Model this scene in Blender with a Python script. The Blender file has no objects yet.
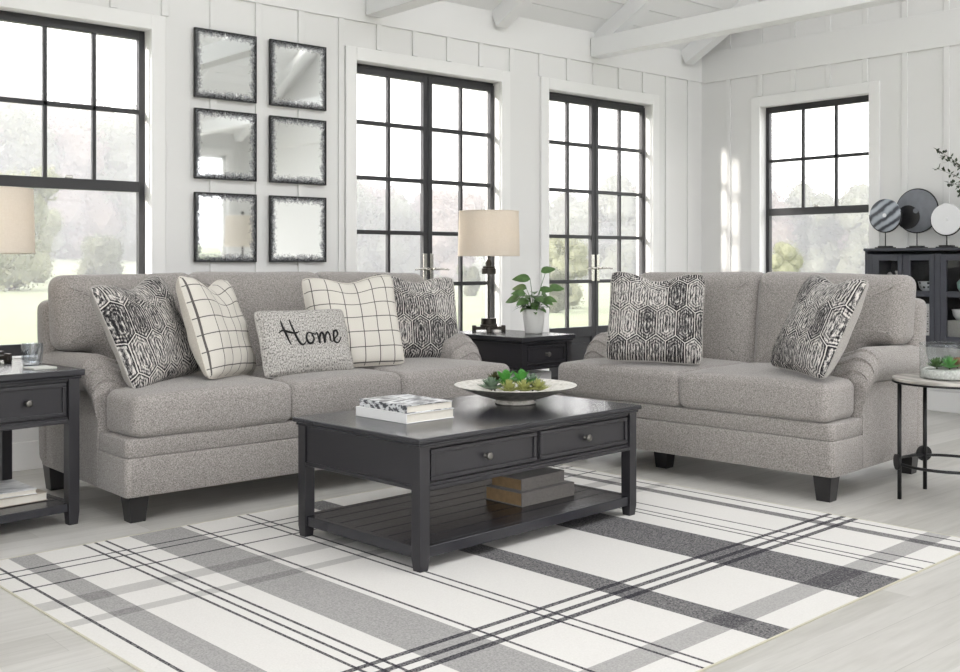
import bpy, bmesh, math, random
from math import sin, cos, radians, pi, sqrt, exp
from mathutils import Vector, Matrix, noise as mnoise
random.seed(7)
S = bpy.context.scene
COL = S.collection

# ------------------------------------------------------------------ helpers
class MB:
    """collects shapes into one bmesh, linked as ONE object"""
    def __init__(self):
        self.bm = bmesh.new(); self.uv = None
    def box(self, x0, x1, y0, y1, z0, z1, bev=0.0, seg=2, smooth=False):
        r = bmesh.ops.create_cube(self.bm, size=1.0)
        vs = r['verts']
        for v in vs:
            v.co = Vector(((x0+x1)/2+v.co.x*(x1-x0), (y0+y1)/2+v.co.y*(y1-y0), (z0+z1)/2+v.co.z*(z1-z0)))
        if bev > 0:
            es = list({e for v in vs for e in v.link_edges})
            bmesh.ops.bevel(self.bm, geom=es, offset=bev, segments=seg, profile=0.5, affect='EDGES')
        return self
    def prism(self, pts, axis, a0, a1):
        """extrude 2D outline along axis ('x': pts are (y,z); 'y': (x,z); 'z': (x,y))"""
        def mk(p, a):
            return {'x': (a, p[0], p[1]), 'y': (p[0], a, p[1]), 'z': (p[0], p[1], a)}[axis]
        A = [self.bm.verts.new(mk(p, a0)) for p in pts]
        B = [self.bm.verts.new(mk(p, a1)) for p in pts]
        n = len(pts)
        fs = [self.bm.faces.new(A), self.bm.faces.new(B[::-1])]
        for i in range(n):
            fs.append(self.bm.faces.new((A[(i+1) % n], A[i], B[i], B[(i+1) % n])))
        bmesh.ops.recalc_face_normals(self.bm, faces=fs)
        return self
    def rings(self, rings, close=True, cap0=True, cap1=True, smooth=True):
        R = [[self.bm.verts.new(p) for p in r] for r in rings]
        fs = []
        for a, b in zip(R[:-1], R[1:]):
            n = len(a)
            for i in range(n if close else n-1):
                j = (i+1) % n
                try: f = self.bm.faces.new((a[i], a[j], b[j], b[i])); f.smooth = smooth; fs.append(f)
                except ValueError: pass
        if cap0: f = self.bm.faces.new(R[0][::-1]); fs.append(f)
        if cap1: f = self.bm.faces.new(R[-1]); fs.append(f)
        if close: bmesh.ops.recalc_face_normals(self.bm, faces=fs)
        return self
    def lathe(self, prof, seg=32, c=(0, 0), smooth=True, cap0=True, cap1=True):
        rr = []
        for r, z in prof:
            rr.append([(c[0]+max(r, 1e-4)*cos(2*pi*i/seg), c[1]+max(r, 1e-4)*sin(2*pi*i/seg), z) for i in range(seg)])
        return self.rings(rr, True, cap0, cap1, smooth)
    def tube(self, path, rad, seg=8, flat=None, smooth=True):
        path = [Vector(p) for p in path]
        rings = []; up = None
        for i, p in enumerate(path):
            t = (path[min(i+1, len(path)-1)]-path[max(i-1, 0)]).normalized()
            if up is None:
                up = Vector((0, 0, 1)) if abs(t.z) < 0.9 else Vector((1, 0, 0))
            s = t.cross(up).normalized(); u = s.cross(t).normalized(); up = u
            r = rad[i] if isinstance(rad, (list, tuple)) else rad
            rings.append([p+s*r*cos(2*pi*k/seg)+u*r*sin(2*pi*k/seg) for k in range(seg)])
        return self.rings(rings, True, True, True, smooth)
    def cyl(self, p0, p1, r, seg=20):
        return self.tube([p0, p1], r, seg)
    def quad(self, pts, smooth=False):
        f = self.bm.faces.new([self.bm.verts.new(p) for p in pts]); f.smooth = smooth
        return self
    def build(self, name, mat=None, parent=None, loc=None, sharp=None):
        me = bpy.data.meshes.new(name)
        self.bm.to_mesh(me); self.bm.free()
        o = bpy.data.objects.new(name, me); COL.objects.link(o)
        if mat: me.materials.append(mat)
        if parent: o.parent = parent
        if loc: o.location = loc
        if sharp is not None:
            me.polygons.foreach_set('use_smooth', [True]*len(me.polygons))
            me.set_sharp_from_angle(angle=radians(sharp))
        return o

def tag(o, label=None, cat=None, group=None, kind=None):
    if label: o['label'] = label
    if cat: o['category'] = cat
    if group: o['group'] = group
    if kind: o['kind'] = kind
    return o
def thing(name, label, cat, loc=(0, 0, 0), rz=0.0, group=None):
    o = bpy.data.objects.new(name, None); COL.objects.link(o)
    o.empty_display_size = 0.1
    o.location = loc; o.rotation_euler = (0, 0, rz)
    return tag(o, label, cat, group)
def copy_tree(o, parent=None):
    c = o.copy(); COL.objects.link(c)
    if parent: c.parent = parent
    for ch in list(o.children): copy_tree(ch, c)
    return c

# ------------------------------------------------------------------ node expressions
class G:
    def __init__(self, name):
        self.m = bpy.data.materials.new(name); self.m.use_nodes = True
        self.nt = self.m.node_tree; self.nt.nodes.clear()
        self.out = self.nt.nodes.new('ShaderNodeOutputMaterial')
    def n(self, t, **kw):
        nd = self.nt.nodes.new(t)
        for k, v in kw.items(): setattr(nd, k, v)
        return nd
    def link(self, a, b): self.nt.links.new(a, b)
    def setin(self, sock, v):
        if isinstance(v, bpy.types.NodeSocket): self.link(v, sock)
        else:
            if sock.type == 'RGBA' and len(v) == 3: v = (*v, 1)
            sock.default_value = v
    def M(self, op, a, b=0.0, c=None):
        nd = self.n('ShaderNodeMath', operation=op)
        self.setin(nd.inputs[0], a); self.setin(nd.inputs[1], b)
        if c is not None: self.setin(nd.inputs[2], c)
        return nd.outputs[0]
    def mix(self, f, a, b, mode='MIX'):
        nd = self.n('ShaderNodeMix', data_type='RGBA', blend_type=mode)
        self.setin(nd.inputs[0], f); self.setin(nd.inputs[6], a); self.setin(nd.inputs[7], b)
        return nd.outputs[2]
    def coord(self, kind='Object'):
        return self.n('ShaderNodeTexCoord').outputs[kind]
    def xyz(self, v):
        nd = self.n('ShaderNodeSeparateXYZ'); self.link(v, nd.inputs[0]); return nd.outputs
    def vec(self, x, y, z=0.0):
        nd = self.n('ShaderNodeCombineXYZ')
        for i, q in enumerate((x, y, z)): self.setin(nd.inputs[i], q)
        return nd.outputs[0]
    def scale(self, v, s):
        nd = self.n('ShaderNodeVectorMath', operation='MULTIPLY'); self.link(v, nd.inputs[0])
        nd.inputs[1].default_value = s if isinstance(s, (tuple, list)) else (s, s, s); return nd.outputs[0]
    def noise(self, v, sc, detail=2.0, rough=0.5, col=False):
        nd = self.n('ShaderNodeTexNoise'); self.link(v, nd.inputs['Vector'])
        nd.inputs['Scale'].default_value = sc; nd.inputs['Detail'].default_value = detail; nd.inputs['Roughness'].default_value = rough
        return nd.outputs['Color' if col else 'Fac']
    def ramp(self, f, stops):
        nd = self.n('ShaderNodeValToRGB'); self.link(f, nd.inputs[0]); e = nd.color_ramp.elements
        while len(e) < len(stops): e.new(0.5)
        for el, (p, c) in zip(e, stops):
            el.position = p; el.color = (*c, 1) if len(c) == 3 else c
        return nd.outputs[0]
    def bump(self, h, strength=0.3, dist=0.002):
        nd = self.n('ShaderNodeBump'); self.link(h, nd.inputs['Height'])
        nd.inputs['Strength'].default_value = strength; nd.inputs['Distance'].default_value = dist
        return nd.outputs[0]
    def pbr(self, color, rough=0.5, metal=0.0, normal=None, spec=0.5, **kw):
        b = self.n('ShaderNodeBsdfPrincipled')
        self.setin(b.inputs['Base Color'], color); self.setin(b.inputs['Roughness'], rough)
        self.setin(b.inputs['Metallic'], metal); self.setin(b.inputs['Specular IOR Level'], spec)
        if normal is not None: self.link(normal, b.inputs['Normal'])
        for k, v in kw.items(): self.setin(b.inputs[k], v)
        self.link(b.outputs[0], self.out.inputs[0]); return b
def srgb(r, g, b):
    return tuple(((c/255)/12.92 if c/255 <= 0.04045 else ((c/255+0.055)/1.055)**2.4) for c in (r, g, b))
def plain(name, col, rough=0.5, metal=0.0, spec=0.5, nz=None, **kw):
    g = G(name); c = srgb(*col)
    if nz:
        f = g.noise(g.coord(), nz[0], 3)
        cc = g.mix(f, tuple(x*(1-nz[1]) for x in c), tuple(min(1, x*(1+nz[1])) for x in c))
    else: cc = c
    g.pbr(cc, rough, metal, None, spec, **kw); return g.m

M = {}
M['wall'] = plain('white_paint', (224, 224, 223), 0.6, nz=(1.5, 0.02))
M['trim'] = plain('white_trim_paint', (232, 232, 231), 0.45)
M['ceil'] = plain('white_ceiling_paint', (232, 233, 233), 0.6)
M['frame'] = plain('black_window_frame', (44, 44, 47), 0.4, nz=(9, 0.08))
M['table'] = plain('dark_grey_painted_wood', (40, 39, 43), 0.33, nz=(14, 0.06))
M['tabletop'] = plain('satin_dark_table_top', (42, 42, 47), 0.24, nz=(6, 0.05))
M['black'] = plain('black_metal', (30, 30, 32), 0.4, 0.3)
M['legwood'] = plain('dark_leg_wood', (34, 33, 34), 0.35)
M['nickel'] = plain('brushed_nickel', (190, 188, 182), 0.25, 1.0)
M['pewter'] = plain('aged_pewter', (120, 118, 114), 0.35, 1.0)
M['bronze'] = plain('dark_bronze', (58, 54, 50), 0.35, 0.7)
M['white_ceramic'] = plain('white_ceramic', (235, 235, 232), 0.35)
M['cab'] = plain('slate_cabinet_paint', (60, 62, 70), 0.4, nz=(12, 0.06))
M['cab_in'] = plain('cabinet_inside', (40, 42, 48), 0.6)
M['page'] = plain('book_pages', (222, 218, 208), 0.8, nz=(60, 0.06))
M['whitecover'] = plain('white_cover', (235, 235, 235), 0.3)
M['soil'] = plain('dark_soil', (52, 42, 34), 0.95, nz=(120, 0.4))
M['gravel'] = plain('white_gravel', (216, 212, 204), 0.9, nz=(95, 0.6))

def glass_mat(name, tint=(1, 1, 1), ior=1.45, strength=1.0):
    g = G(name)
    t = g.n('ShaderNodeBsdfTransparent'); t.inputs[0].default_value = (*tint, 1)
    gl = g.n('ShaderNodeBsdfGlossy'); gl.inputs['Roughness'].default_value = 0.02
    geo = g.n('ShaderNodeNewGeometry'); dt = g.n('ShaderNodeVectorMath', operation='DOT_PRODUCT')
    g.link(geo.outputs['Normal'], dt.inputs[0]); g.link(geo.outputs['Incoming'], dt.inputs[1])
    r0 = ((ior-1)/(ior+1))**2
    fr = g.M('ADD', r0, g.M('MULTIPLY', 1-r0, g.M('POWER', g.M('SUBTRACT', 1.0, g.M('ABSOLUTE', dt.outputs['Value'])), 5.0)))
    mx = g.n('ShaderNodeMixShader')
    g.link(g.M('MULTIPLY', fr, strength), mx.inputs[0])
    g.link(t.outputs[0], mx.inputs[1]); g.link(gl.outputs[0], mx.inputs[2]); g.link(mx.outputs[0], g.out.inputs[0])
    return g.m
M['glass'] = glass_mat('window_glass', (1, 0.995, 0.995), 1.25, 0.7)
M['clearglass'] = glass_mat('clear_glass', (0.985, 0.985, 0.985), 1.4, 0.6)
M['terrglass'] = glass_mat('terrarium_glass', (0.93, 0.95, 0.95), 1.5, 1.0)
M['thickglass'] = glass_mat('cut_glass', (0.86, 0.88, 0.9), 1.9, 1.4)

def fabric(name, c_dark, c_light, scale=220, bump=0.35):
    g = G(name); va = g.n('ShaderNodeMapping'); g.link(g.coord(), va.inputs[0]); va.inputs['Rotation'].default_value = (0.55, 0.72, 0.35); va.inputs['Location'].default_value = (0.0137, 0.0189, 0.0093); co = va.outputs[0]
    n1 = g.noise(co, scale, 2, 0.6); n2 = g.noise(co, 5, 2)
    f = g.ramp(n1, [(0.32, srgb(*c_dark)), (0.68, srgb(*c_light))])
    f2 = g.mix(g.M('MULTIPLY', n2, 0.12), f, srgb(*c_dark))
    bsum = g.M('ADD', n1, g.M('MULTIPLY', g.noise(co, 14, 3), 2.0))
    g.pbr(f2, 0.95, 0, g.bump(bsum, bump, 0.004), 0.2, **{'Sheen Weight': 0.25, 'Sheen Roughness': 0.5})
    return g.m
M['sofa'] = fabric('heathered_grey_chenille', (114, 109, 106), (180, 175, 171), 200, 0.2)
M['cream'] = fabric('cream_cotton', (196, 190, 180), (220, 214, 204), 300)

def hexmat():
    g = G('black_and_ivory_hexagon_weave')
    uv = g.xyz(g.coord('UV')); U, V = uv[0], uv[1]
    w, hr, k = 0.098, 0.165, 0.72
    b = (hr+k*w/2)/2
    def cell(ox, oy):
        px = g.M('ADD', U, ox+50*w); py = g.M('ADD', V, oy+50*hr*2)
        ix = g.M('FLOOR', g.M('DIVIDE', px, w)); iy = g.M('FLOOR', g.M('DIVIDE', py, 2*hr))
        x = g.M('ABSOLUTE', g.M('SUBTRACT', g.M('SUBTRACT', px, g.M('MULTIPLY', ix, w)), w/2))
        y = g.M('ABSOLUTE', g.M('SUBTRACT', g.M('SUBTRACT', py, g.M('MULTIPLY', iy, 2*hr)), hr))
        e1 = g.M('SUBTRACT', w/2, x)
        e2 = g.M('DIVIDE', g.M('SUBTRACT', g.M('SUBTRACT', b, y), g.M('MULTIPLY', x, k)), sqrt(1+k*k))
        return g.M('MINIMUM', e1, e2), ix, iy
    eA, ax, ay = cell(0, 0); eB, bx, by = cell(w/2, hr)
    e = g.M('MAXIMUM', eA, eB); sel = g.M('GREATER_THAN', eB, eA)
    idv = g.vec(g.M('ADD', g.M('MULTIPLY', g.M('SUBTRACT', bx, ax), sel), ax), g.M('ADD', g.M('MULTIPLY', g.M('SUBTRACT', g.M('ADD', by, 31.5), ay), sel), ay), sel)
    wn = g.n('ShaderNodeTexWhiteNoise', noise_dimensions='3D'); g.link(idv, wn.inputs['Vector'])
    rnd = wn.outputs['Value']
    uvv = g.vec(U, V)
    streak = g.noise(g.scale(uvv, (200, 30, 1)), 1.0, 3, 0.75)
    jit = g.noise(uvv, 60, 2)
    ring = g.M('SINE', g.M('MULTIPLY', g.M('ADD', e, g.M('MULTIPLY', jit, 0.008)), 2*pi/0.0135))
    val = g.M('ADD', g.M('MULTIPLY', ring, 0.075), g.M('ADD', 0.5, g.M('MULTIPLY', g.M('SUBTRACT', streak, 0.5), 1.15)))
    val = g.M('ADD', val, g.M('MULTIPLY', g.M('SUBTRACT', rnd, 0.5), 0.11))
    line = g.M('LESS_THAN', e, 0.0022)
    edge = g.M('MULTIPLY', g.M('GREATER_THAN', e, 0.0022), g.M('LESS_THAN', e, 0.007))
    val = g.M('SUBTRACT', g.M('ADD', val, g.M('MULTIPLY', line, 0.16)), g.M('MULTIPLY', edge, 0.10))
    c = g.ramp(val, [(0.38, srgb(34, 33, 36)), (0.50, srgb(108, 106, 106)), (0.62, srgb(212, 208, 203))])
    g.pbr(c, 0.9, 0, g.bump(val, 0.6, 0.003), 0.2)
    return g.m
M['hex'] = hexmat()
def plaidmat():
    g = G('cream_windowpane_plaid')
    uv = g.xyz(g.coord('UV'))
    def ln(t, off, per=0.078):
        m = g.M('FRACT', g.M('DIVIDE', g.M('ADD', t, 5*per+off), per))
        return g.M('LESS_THAN', g.M('ABSOLUTE', g.M('SUBTRACT', m, 0.5)), 0.030)
    l = g.M('MAXIMUM', ln(uv[0], 0.0), ln(uv[1], 0.02))
    n = g.noise(g.coord('UV'), 380, 2)
    base = g.mix(n, srgb(194, 190, 182), srgb(224, 220, 212))
    c = g.mix(g.M('MULTIPLY', l, 0.9), base, srgb(66, 62, 62))
    g.pbr(c, 0.95, 0, g.bump(n, 0.3, 0.002), 0.2); return g.m
M['plaid'] = plaidmat()
def heathmat():
    g = G('speckled_heather_cloth')
    uvv = g.coord('UV'); n = g.noise(g.scale(uvv, (1, 0.55, 1)), 190, 3, 0.7)
    c = g.ramp(n, [(0.36, srgb(84, 82, 82)), (0.48, srgb(166, 163, 159)), (0.6, srgb(206, 203, 198))])
    g.pbr(c, 0.95, 0, g.bump(n, 0.5, 0.003), 0.2); return g.m
M['heather'] = heathmat()

def floormat():
    g = G('whitewashed_wood_planks')
    co = g.xyz(g.coord()); X, Y = co[0], co[1]
    pw = 0.19
    iy = g.M('FLOOR', g.M('DIVIDE', Y, pw)); fy = g.M('FRACT', g.M('DIVIDE', Y, pw))
    off = g.M('MULTIPLY', g.M('FRACT', g.M('MULTIPLY', g.M('SINE', g.M('MULTIPLY', iy, 12.98)), 43.7)), 1.6)
    px = g.M('DIVIDE', g.M('ADD', X, off), 1.7)
    ix = g.M('FLOOR', px); fx = g.M('FRACT', px)
    wn = g.n('ShaderNodeTexWhiteNoise', noise_dimensions='2D'); g.link(g.vec(ix, iy), wn.inputs['Vector'])
    grain = g.noise(g.scale(g.coord(), (1.6, 16, 1)), 2.2, 4, 0.6)
    t = g.M('ADD', g.M('MULTIPLY', wn.outputs['Value'], 0.35), g.M('MULTIPLY', grain, 0.65))
    c = g.ramp(t, [(0.25, srgb(178, 176, 170)), (0.5, srgb(196, 194, 189)), (0.75, srgb(208, 206, 202))])
    gap = g.M('MAXIMUM', g.M('LESS_THAN', g.M('ABSOLUTE', g.M('SUBTRACT', fy, 0.5)), 0.006), g.M('LESS_THAN', fx, 0.0012))
    c = g.mix(g.M('MULTIPLY', gap, 0.35), c, srgb(120, 118, 112))
    g.pbr(c, g.M('ADD', 0.28, g.M('MULTIPLY', grain, 0.15)), 0, g.bump(g.M('SUBTRACT', grain, gap), 0.08, 0.003), 0.45)
    return g.m
M['floor'] = floormat()

def rugmat():
    g = G('ivory_plaid_rug')
    co = g.xyz(g.coord()); X, Y = co[0], co[1]
    nz = g.noise(g.coord(), 160, 2, 0.7)
    mot = g.M('ADD', 0.30, g.M('MULTIPLY', nz, 1.35))
    val = None
    def mul(val, t, a, b, k):
        mk = g.M('COMPARE', t, (a+b)/2, (b-a)/2*(1.3 if b-a < 0.012 else 1.0))
        f = g.M('SUBTRACT', 1.0, g.M('MULTIPLY', g.M('MULTIPLY', mk, mot), k))
        return f if val is None else g.M('MULTIPLY', val, f)
    thin = 0.88
    for a, b, k in [(0.072, 0.081, thin), (0.145, 0.242, 0.52), (0.425, 0.434, thin), (0.470, 0.479, thin), (0.513, 0.522, thin),
                    (0.614, 0.840, 0.53), (0.867, 0.876, thin), (1.103, 1.112, thin), (1.149, 1.158, thin), (1.428, 1.552, 0.80),
                    (1.988, 2.283, 0.82), (2.412, 2.421, thin), (2.460, 2.469, thin), (2.556, 2.565, thin), (2.790, 2.848, 0.72), (2.926, 2.936, thin)]:
        val = mul(val, X, a, b, k)
    for a, b, k in [(0.125, 0.222, 0.46), (0.518, 0.544, 0.86), (0.574, 0.598, 0.86), (0.638, 0.660, 0.86),
                    (1.500, 1.556, 0.30), (1.703, 1.790, 0.32), (1.968, 1.978, thin), (2.134, 2.144, thin), (2.202, 2.212, thin)]:
        val = mul(val, Y, a, b, k)
    base = g.mix(nz, srgb(208, 206, 202), srgb(226, 224, 221))
    dark = g.mix(nz, srgb(24, 23, 32), srgb(52, 50, 60))
    inv = g.M('SUBTRACT', 1.0, val)
    c = g.mix(inv, base, dark)
    g.pbr(c, 0.95, 0, g.bump(nz, 0.3, 0.003), 0.15); return g.m
M['rug'] = rugmat()
M['rugedge'] = plain('rug_binding', (198, 194, 176), 0.9)

def mirrormat():
    g = G('antiqued_mirror')
    uv = g.coord('UV'); s = g.xyz(uv); U, V = s[0], s[1]   # 0..1 over the glass
    d = g.M('MINIMUM', g.M('MINIMUM', U, g.M('SUBTRACT', 1, U)), g.M('MINIMUM', V, g.M('SUBTRACT', 1, V)))
    n = g.noise(uv, 17, 6, 0.75); n2 = g.noise(uv, 70, 3, 0.7)
    t = g.M('SUBTRACT', g.M('ADD', g.M('MULTIPLY', n, 0.26), g.M('MULTIPLY', n2, 0.16)), g.M('MULTIPLY', d, 0.9))
    f = g.ramp(t, [(0.12, (0, 0, 0)), (0.17, (1, 1, 1))])
    gl = g.n('ShaderNodeBsdfGlossy'); gl.inputs['Roughness'].default_value = 0.03; gl.inputs[0].default_value = (0.86, 0.88, 0.88, 1)
    df = g.n('ShaderNodeBsdfDiffuse')
    g.link(g.ramp(g.M('ADD', n2, g.M('MULTIPLY', d, 1.2)), [(0.50, srgb(16, 16, 18)), (0.66, srgb(170, 172, 176))]), df.inputs[0])
    mx = g.n('ShaderNodeMixShader'); g.link(f, mx.inputs[0]); g.link(gl.outputs[0], mx.inputs[1]); g.link(df.outputs[0], mx.inputs[2])
    g.link(mx.outputs[0], g.out.inputs[0]); return g.m
M['mirror'] = mirrormat()

def shademat():
    g = G('linen_lamp_shade'); co = g.coord()
    n = g.noise(g.scale(co, (60, 60, 420)), 1.0, 2); n3 = g.noise(g.scale(co, (300, 300, 60)), 1.0, 2)
    c = g.mix(g.M('MULTIPLY', g.M('ADD', n, n3), 0.5), srgb(222, 214, 202), srgb(243, 237, 228))
    d = g.n('ShaderNodeBsdfDiffuse'); t = g.n('ShaderNodeBsdfTranslucent'); g.link(c, d.inputs[0]); g.link(c, t.inputs[0])
    mx = g.n('ShaderNodeMixShader'); mx.inputs[0].default_value = 0.35
    g.link(d.outputs[0], mx.inputs[1]); g.link(t.outputs[0], mx.inputs[2]); g.link(mx.outputs[0], g.out.inputs[0]); return g.m
M['shade'] = shademat()
def leafmat(name, c0, c1, sc=8, trans=0.35, rough=0.4):
    g = G(name); n = g.noise(g.coord(), sc, 3)
    c = g.mix(n, srgb(*c0), srgb(*c1))
    b = g.n('ShaderNodeBsdfPrincipled'); g.link(c, b.inputs['Base Color']); b.inputs['Roughness'].default_value = rough
    t = g.n('ShaderNodeBsdfTranslucent'); g.link(c, t.inputs[0])
    mx = g.n('ShaderNodeMixShader'); mx.inputs[0].default_value = trans
    g.link(b.outputs[0], mx.inputs[1]); g.link(t.outputs[0], mx.inputs[2]); g.link(mx.outputs[0], g.out.inputs[0]); return g.m
M['leaf'] = leafmat('deep_green_leaf', (30, 62, 28), (104, 140, 78), 30, 0.2)
M['leafbright'] = leafmat('bright_green_leaf', (70, 140, 60), (110, 180, 90), 30, 0.25)
M['leafsage'] = leafmat('sage_succulent', (86, 110, 92), (150, 168, 146), 40, 0.1)
M['leafyellow'] = leafmat('yellow_green_succulent', (120, 132, 60), (206, 206, 140), 40, 0.2)
M['leafdark'] = leafmat('dusky_succulent', (60, 44, 40), (90, 100, 60), 40, 0.1)
M['leafpink'] = leafmat('pink_succulent', (150, 100, 84), (190, 150, 120), 40, 0.1)
M['eucal'] = leafmat('dark_branch_leaf', (34, 48, 32), (66, 84, 54), 20, 0.1)
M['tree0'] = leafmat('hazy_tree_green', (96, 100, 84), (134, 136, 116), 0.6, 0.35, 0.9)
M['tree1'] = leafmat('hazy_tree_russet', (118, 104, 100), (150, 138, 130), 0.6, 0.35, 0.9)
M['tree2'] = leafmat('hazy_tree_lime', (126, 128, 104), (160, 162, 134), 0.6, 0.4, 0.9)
M['bark'] = plain('tree_bark', (92, 82, 76), 0.9, nz=(6, 0.3))
M['lawn'] = plain('lawn_grass', (116, 122, 98), 0.95, nz=(0.35, 0.16))
M['deck'] = plain('stone_terrace', (190, 188, 184), 0.8, nz=(3, 0.05))
def marble(name, c0, c1, sc, ang, dist=4.0, bd='X'):
    g = G(name); co = g.coord()
    mp = g.n('ShaderNodeMapping'); g.link(co, mp.inputs[0]); mp.inputs['Rotation'].default_value = ang
    wv = g.n('ShaderNodeTexWave'); g.link(mp.outputs[0], wv.inputs[0]); wv.inputs['Scale'].default_value = sc; wv.bands_direction = bd
    wv.inputs['Distortion'].default_value = dist; wv.inputs['Detail'].default_value = 3; wv.inputs['Detail Scale'].default_value = 2.0
    c = g.ramp(wv.outputs['Fac'], [(0.1, srgb(*c0)), (0.55, srgb(*c1)), (0.9, srgb(*[min(255, int(x*1.12)) for x in c1]))])
    g.pbr(c, 0.3, 0); return g.m
M['marble'] = marble('banded_grey_marble', (66, 70, 78), (150, 156, 164), 5, (0.6, 0, 0), 2.5, 'Z')
M['slate'] = plain('slate_grey_stone', (118, 121, 128), 0.45, nz=(18, 0.25))
M['blackstone'] = plain('black_stone', (34, 34, 36), 0.3, nz=(30, 0.5))
M['whitestone'] = plain('white_stone', (230, 231, 233), 0.4, nz=(12, 0.04))
M['drift'] = marble('pale_driftwood_top', (150, 146, 140), (174, 170, 164), 3, (0, 0, 0.4), 3)
M['spotted'] = None

# ------------------------------------------------------------------ setting geometry
YA, XB = 5.85, 7.75         # inner faces of the two seen walls
YG, XG = 5.93, 7.83         # glass planes
YF, XL = -2.2, -1.6
EAVE = 2.93; RISE = math.tan(radians(28)); YR = (YA+YF)/2
ZR = EAVE + (YA-YR)*RISE
T = 0.16

# floor
MB().box(XL-0.2, XB+0.2, YF-0.2, YA+0.2, -0.1, 0).build('floor', M['floor'])['kind'] = 'structure'

W1 = (1.73, 2.618, 0.60, 2.43)      # window_1 opening on the rear wall
D1 = (4.034, 5.327, 0.0, 2.43)
D2 = (5.820, 7.054, 0.0, 2.43)
W2 = (4.247, 5.234, 0.60, 2.41)     # window_2 opening on the right wall (y range)

def wall_boxes(mb, a0, a1, z1, ops, put):
    """fill a wall between a0..a1 leaving openings; put(a,b,za,zb)"""
    ops = sorted(ops); cur = a0
    for o in ops:
        put(cur, o[0], 0, z1)
        if o[2] > 0: put(o[0], o[1], 0, o[2])
        put(o[0], o[1], o[3], z1)
        cur = o[1]
    put(cur, a1, 0, z1)
def blocked(a, ops, z, m=0.10):
    return [o for o in ops if o[0]-m < a < o[1]+m]

# rear wall (y = YA)
mb = MB(); opsA = [W1, D1, D2]
wall_boxes(mb, XL-T, XB+T, EAVE+0.05, opsA, lambda a, b, za, zb: mb.box(a, b, YA, YA+T, za, zb))
xs = [3.01+0.3035*k for k in range(-15, 16)]
bw = 0.022
for x in xs:
    if not XL < x < XB-0.05: continue
    bl = blocked(x, opsA, 0)
    if bl:
        o = bl[0]
        mb.box(x-bw, x+bw, YA-0.013, YA, o[3]+0.09, 2.69, 0.002, 1)
        if o[2] > 0: mb.box(x-bw, x+bw, YA-0.013, YA, 0.15, o[2]-0.09, 0.002, 1)
    else: mb.box(x-bw, x+bw, YA-0.013, YA, 0.15, 2.69, 0.002, 1)
mb.box(XL, XB, YA-0.0145, YA, 2.69, EAVE+0.03, 0.002, 1)
mb.build('wall_back', M['wall'])['kind'] = 'structure'
# right wall (x = XB) with gable
mb = MB(); opsB = [W2]
wall_boxes(mb, YF-T, YA, EAVE, opsB, lambda a, b, za, zb: mb.box(XB, XB+T, a, b, za, zb))
mb.prism([(YF-T, EAVE), (YA+T, EAVE), (YR, ZR+0.12)], 'x', XB, XB+T)
for k in range(-10, 18):
    y = 5.559-0.3195*k
    if not YF < y < YA-0.05: continue
    bl = blocked(y, opsB, 0)
    if bl:
        mb.box(XB-0.013, XB, y-bw, y+bw, bl[0][3]+0.09, 2.68, 0.002, 1); mb.box(XB-0.013, XB, y-bw, y+bw, 0.15, bl[0][2]-0.09, 0.002, 1)
    else: mb.box(XB-0.013, XB, y-bw, y+bw, 0.15, 2.68, 0.002, 1)
    zt = EAVE + (min(YA-y, y-YF))*RISE
    if zt > 3.0: mb.box(XB-0.013, XB, y-bw, y+bw, 2.94, zt, 0.002, 1)
mb.box(XB-0.0145, XB, YF, YA, 2.68, 2.945, 0.002, 1)
mb.build('wall_right', M['wall'])['kind'] = 'structure'
# front wall (behind the camera) with windows
F_OPS = [(-1.0, 0.9, 0.5, 2.5), (4.2, 5.5, 0.5, 2.62), (5.95, 7.35, 0.5, 2.62)]
mb = MB()
wall_boxes(mb, XL-T, XB+T, EAVE+0.05, F_OPS, lambda a, b, za, zb: mb.box(a, b, YF-T, YF, za, zb))
for k in range(-15, 16):
    x = 3.01+0.3035*k
    if XL < x < XB-0.05 and not blocked(x, F_OPS, 0): mb.box(x-bw, x+bw, YF, YF+0.013, 0.15, 2.8, 0.002, 1)
mb.build('wall_front', M['wall'])['kind'] = 'structure'
# left wall, unseen: glazed opening added for daylight, solid part keeps sun off the seating
L_OPS = [(-2.0, 2.3, 0.05, 2.75)]
mb = MB()
wall_boxes(mb, YF-T, YA, EAVE, L_OPS, lambda a, b, za, zb: mb.box(XL-T, XL, a, b, za, zb))
mb.prism([(YF-T, EAVE), (YA+T, EAVE), (YR, ZR+0.12)], 'x', XL-T, XL)
mb.build('wall_left', M['wall'])['kind'] = 'structure'

# ceiling: boards, rafters, tie beams
mb = MB(); sl = sqrt(1+RISE*RISE); ux, uz = 1/sl, RISE/sl
def slope_box(mb, side, s0, s1, x0, x1, n0, n1):
    """box on the roof slope: s along slope from eave, n normal offset below the plane (negative = above)"""
    def P(s, n):
        y = s*ux + n*uz*-1*-1*0; z = EAVE + s*uz
        yy = s*ux; 
        # inward normal (down and towards room centre)
        nx, nz = uz, -ux
        yy += n*nx; z += n*nz
        return (YA-yy if side > 0 else YF+yy, z)
    pts = [P(s0, n0), P(s1, n0), P(s1, n1), P(s0, n1)]
    mb.prism(pts, 'x', x0, x1)
SL = (YA-YR)*sl
SK0, SK1 = 2.1, 4.2
for side in (1, -1):
    if side > 0: slope_box(mb, side, -0.3, SL+0.01, XL-T, XB+T, -0.06, -0.02)
    else:
        slope_box(mb, side, -0.3, SK0-0.03, XL-T, XB+T, -0.06, -0.02); slope_box(mb, side, SK1+0.06, SL+0.01, XL-T, XB+T, -0.06, -0.02)
    s = -0.01
    while s < SL:
        if side > 0 or s+0.186 < SK0 or s > SK1: slope_box(mb, side, s, min(s+0.186, SL), XL, XB, -0.02, 0.0)
        s += 0.192
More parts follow.
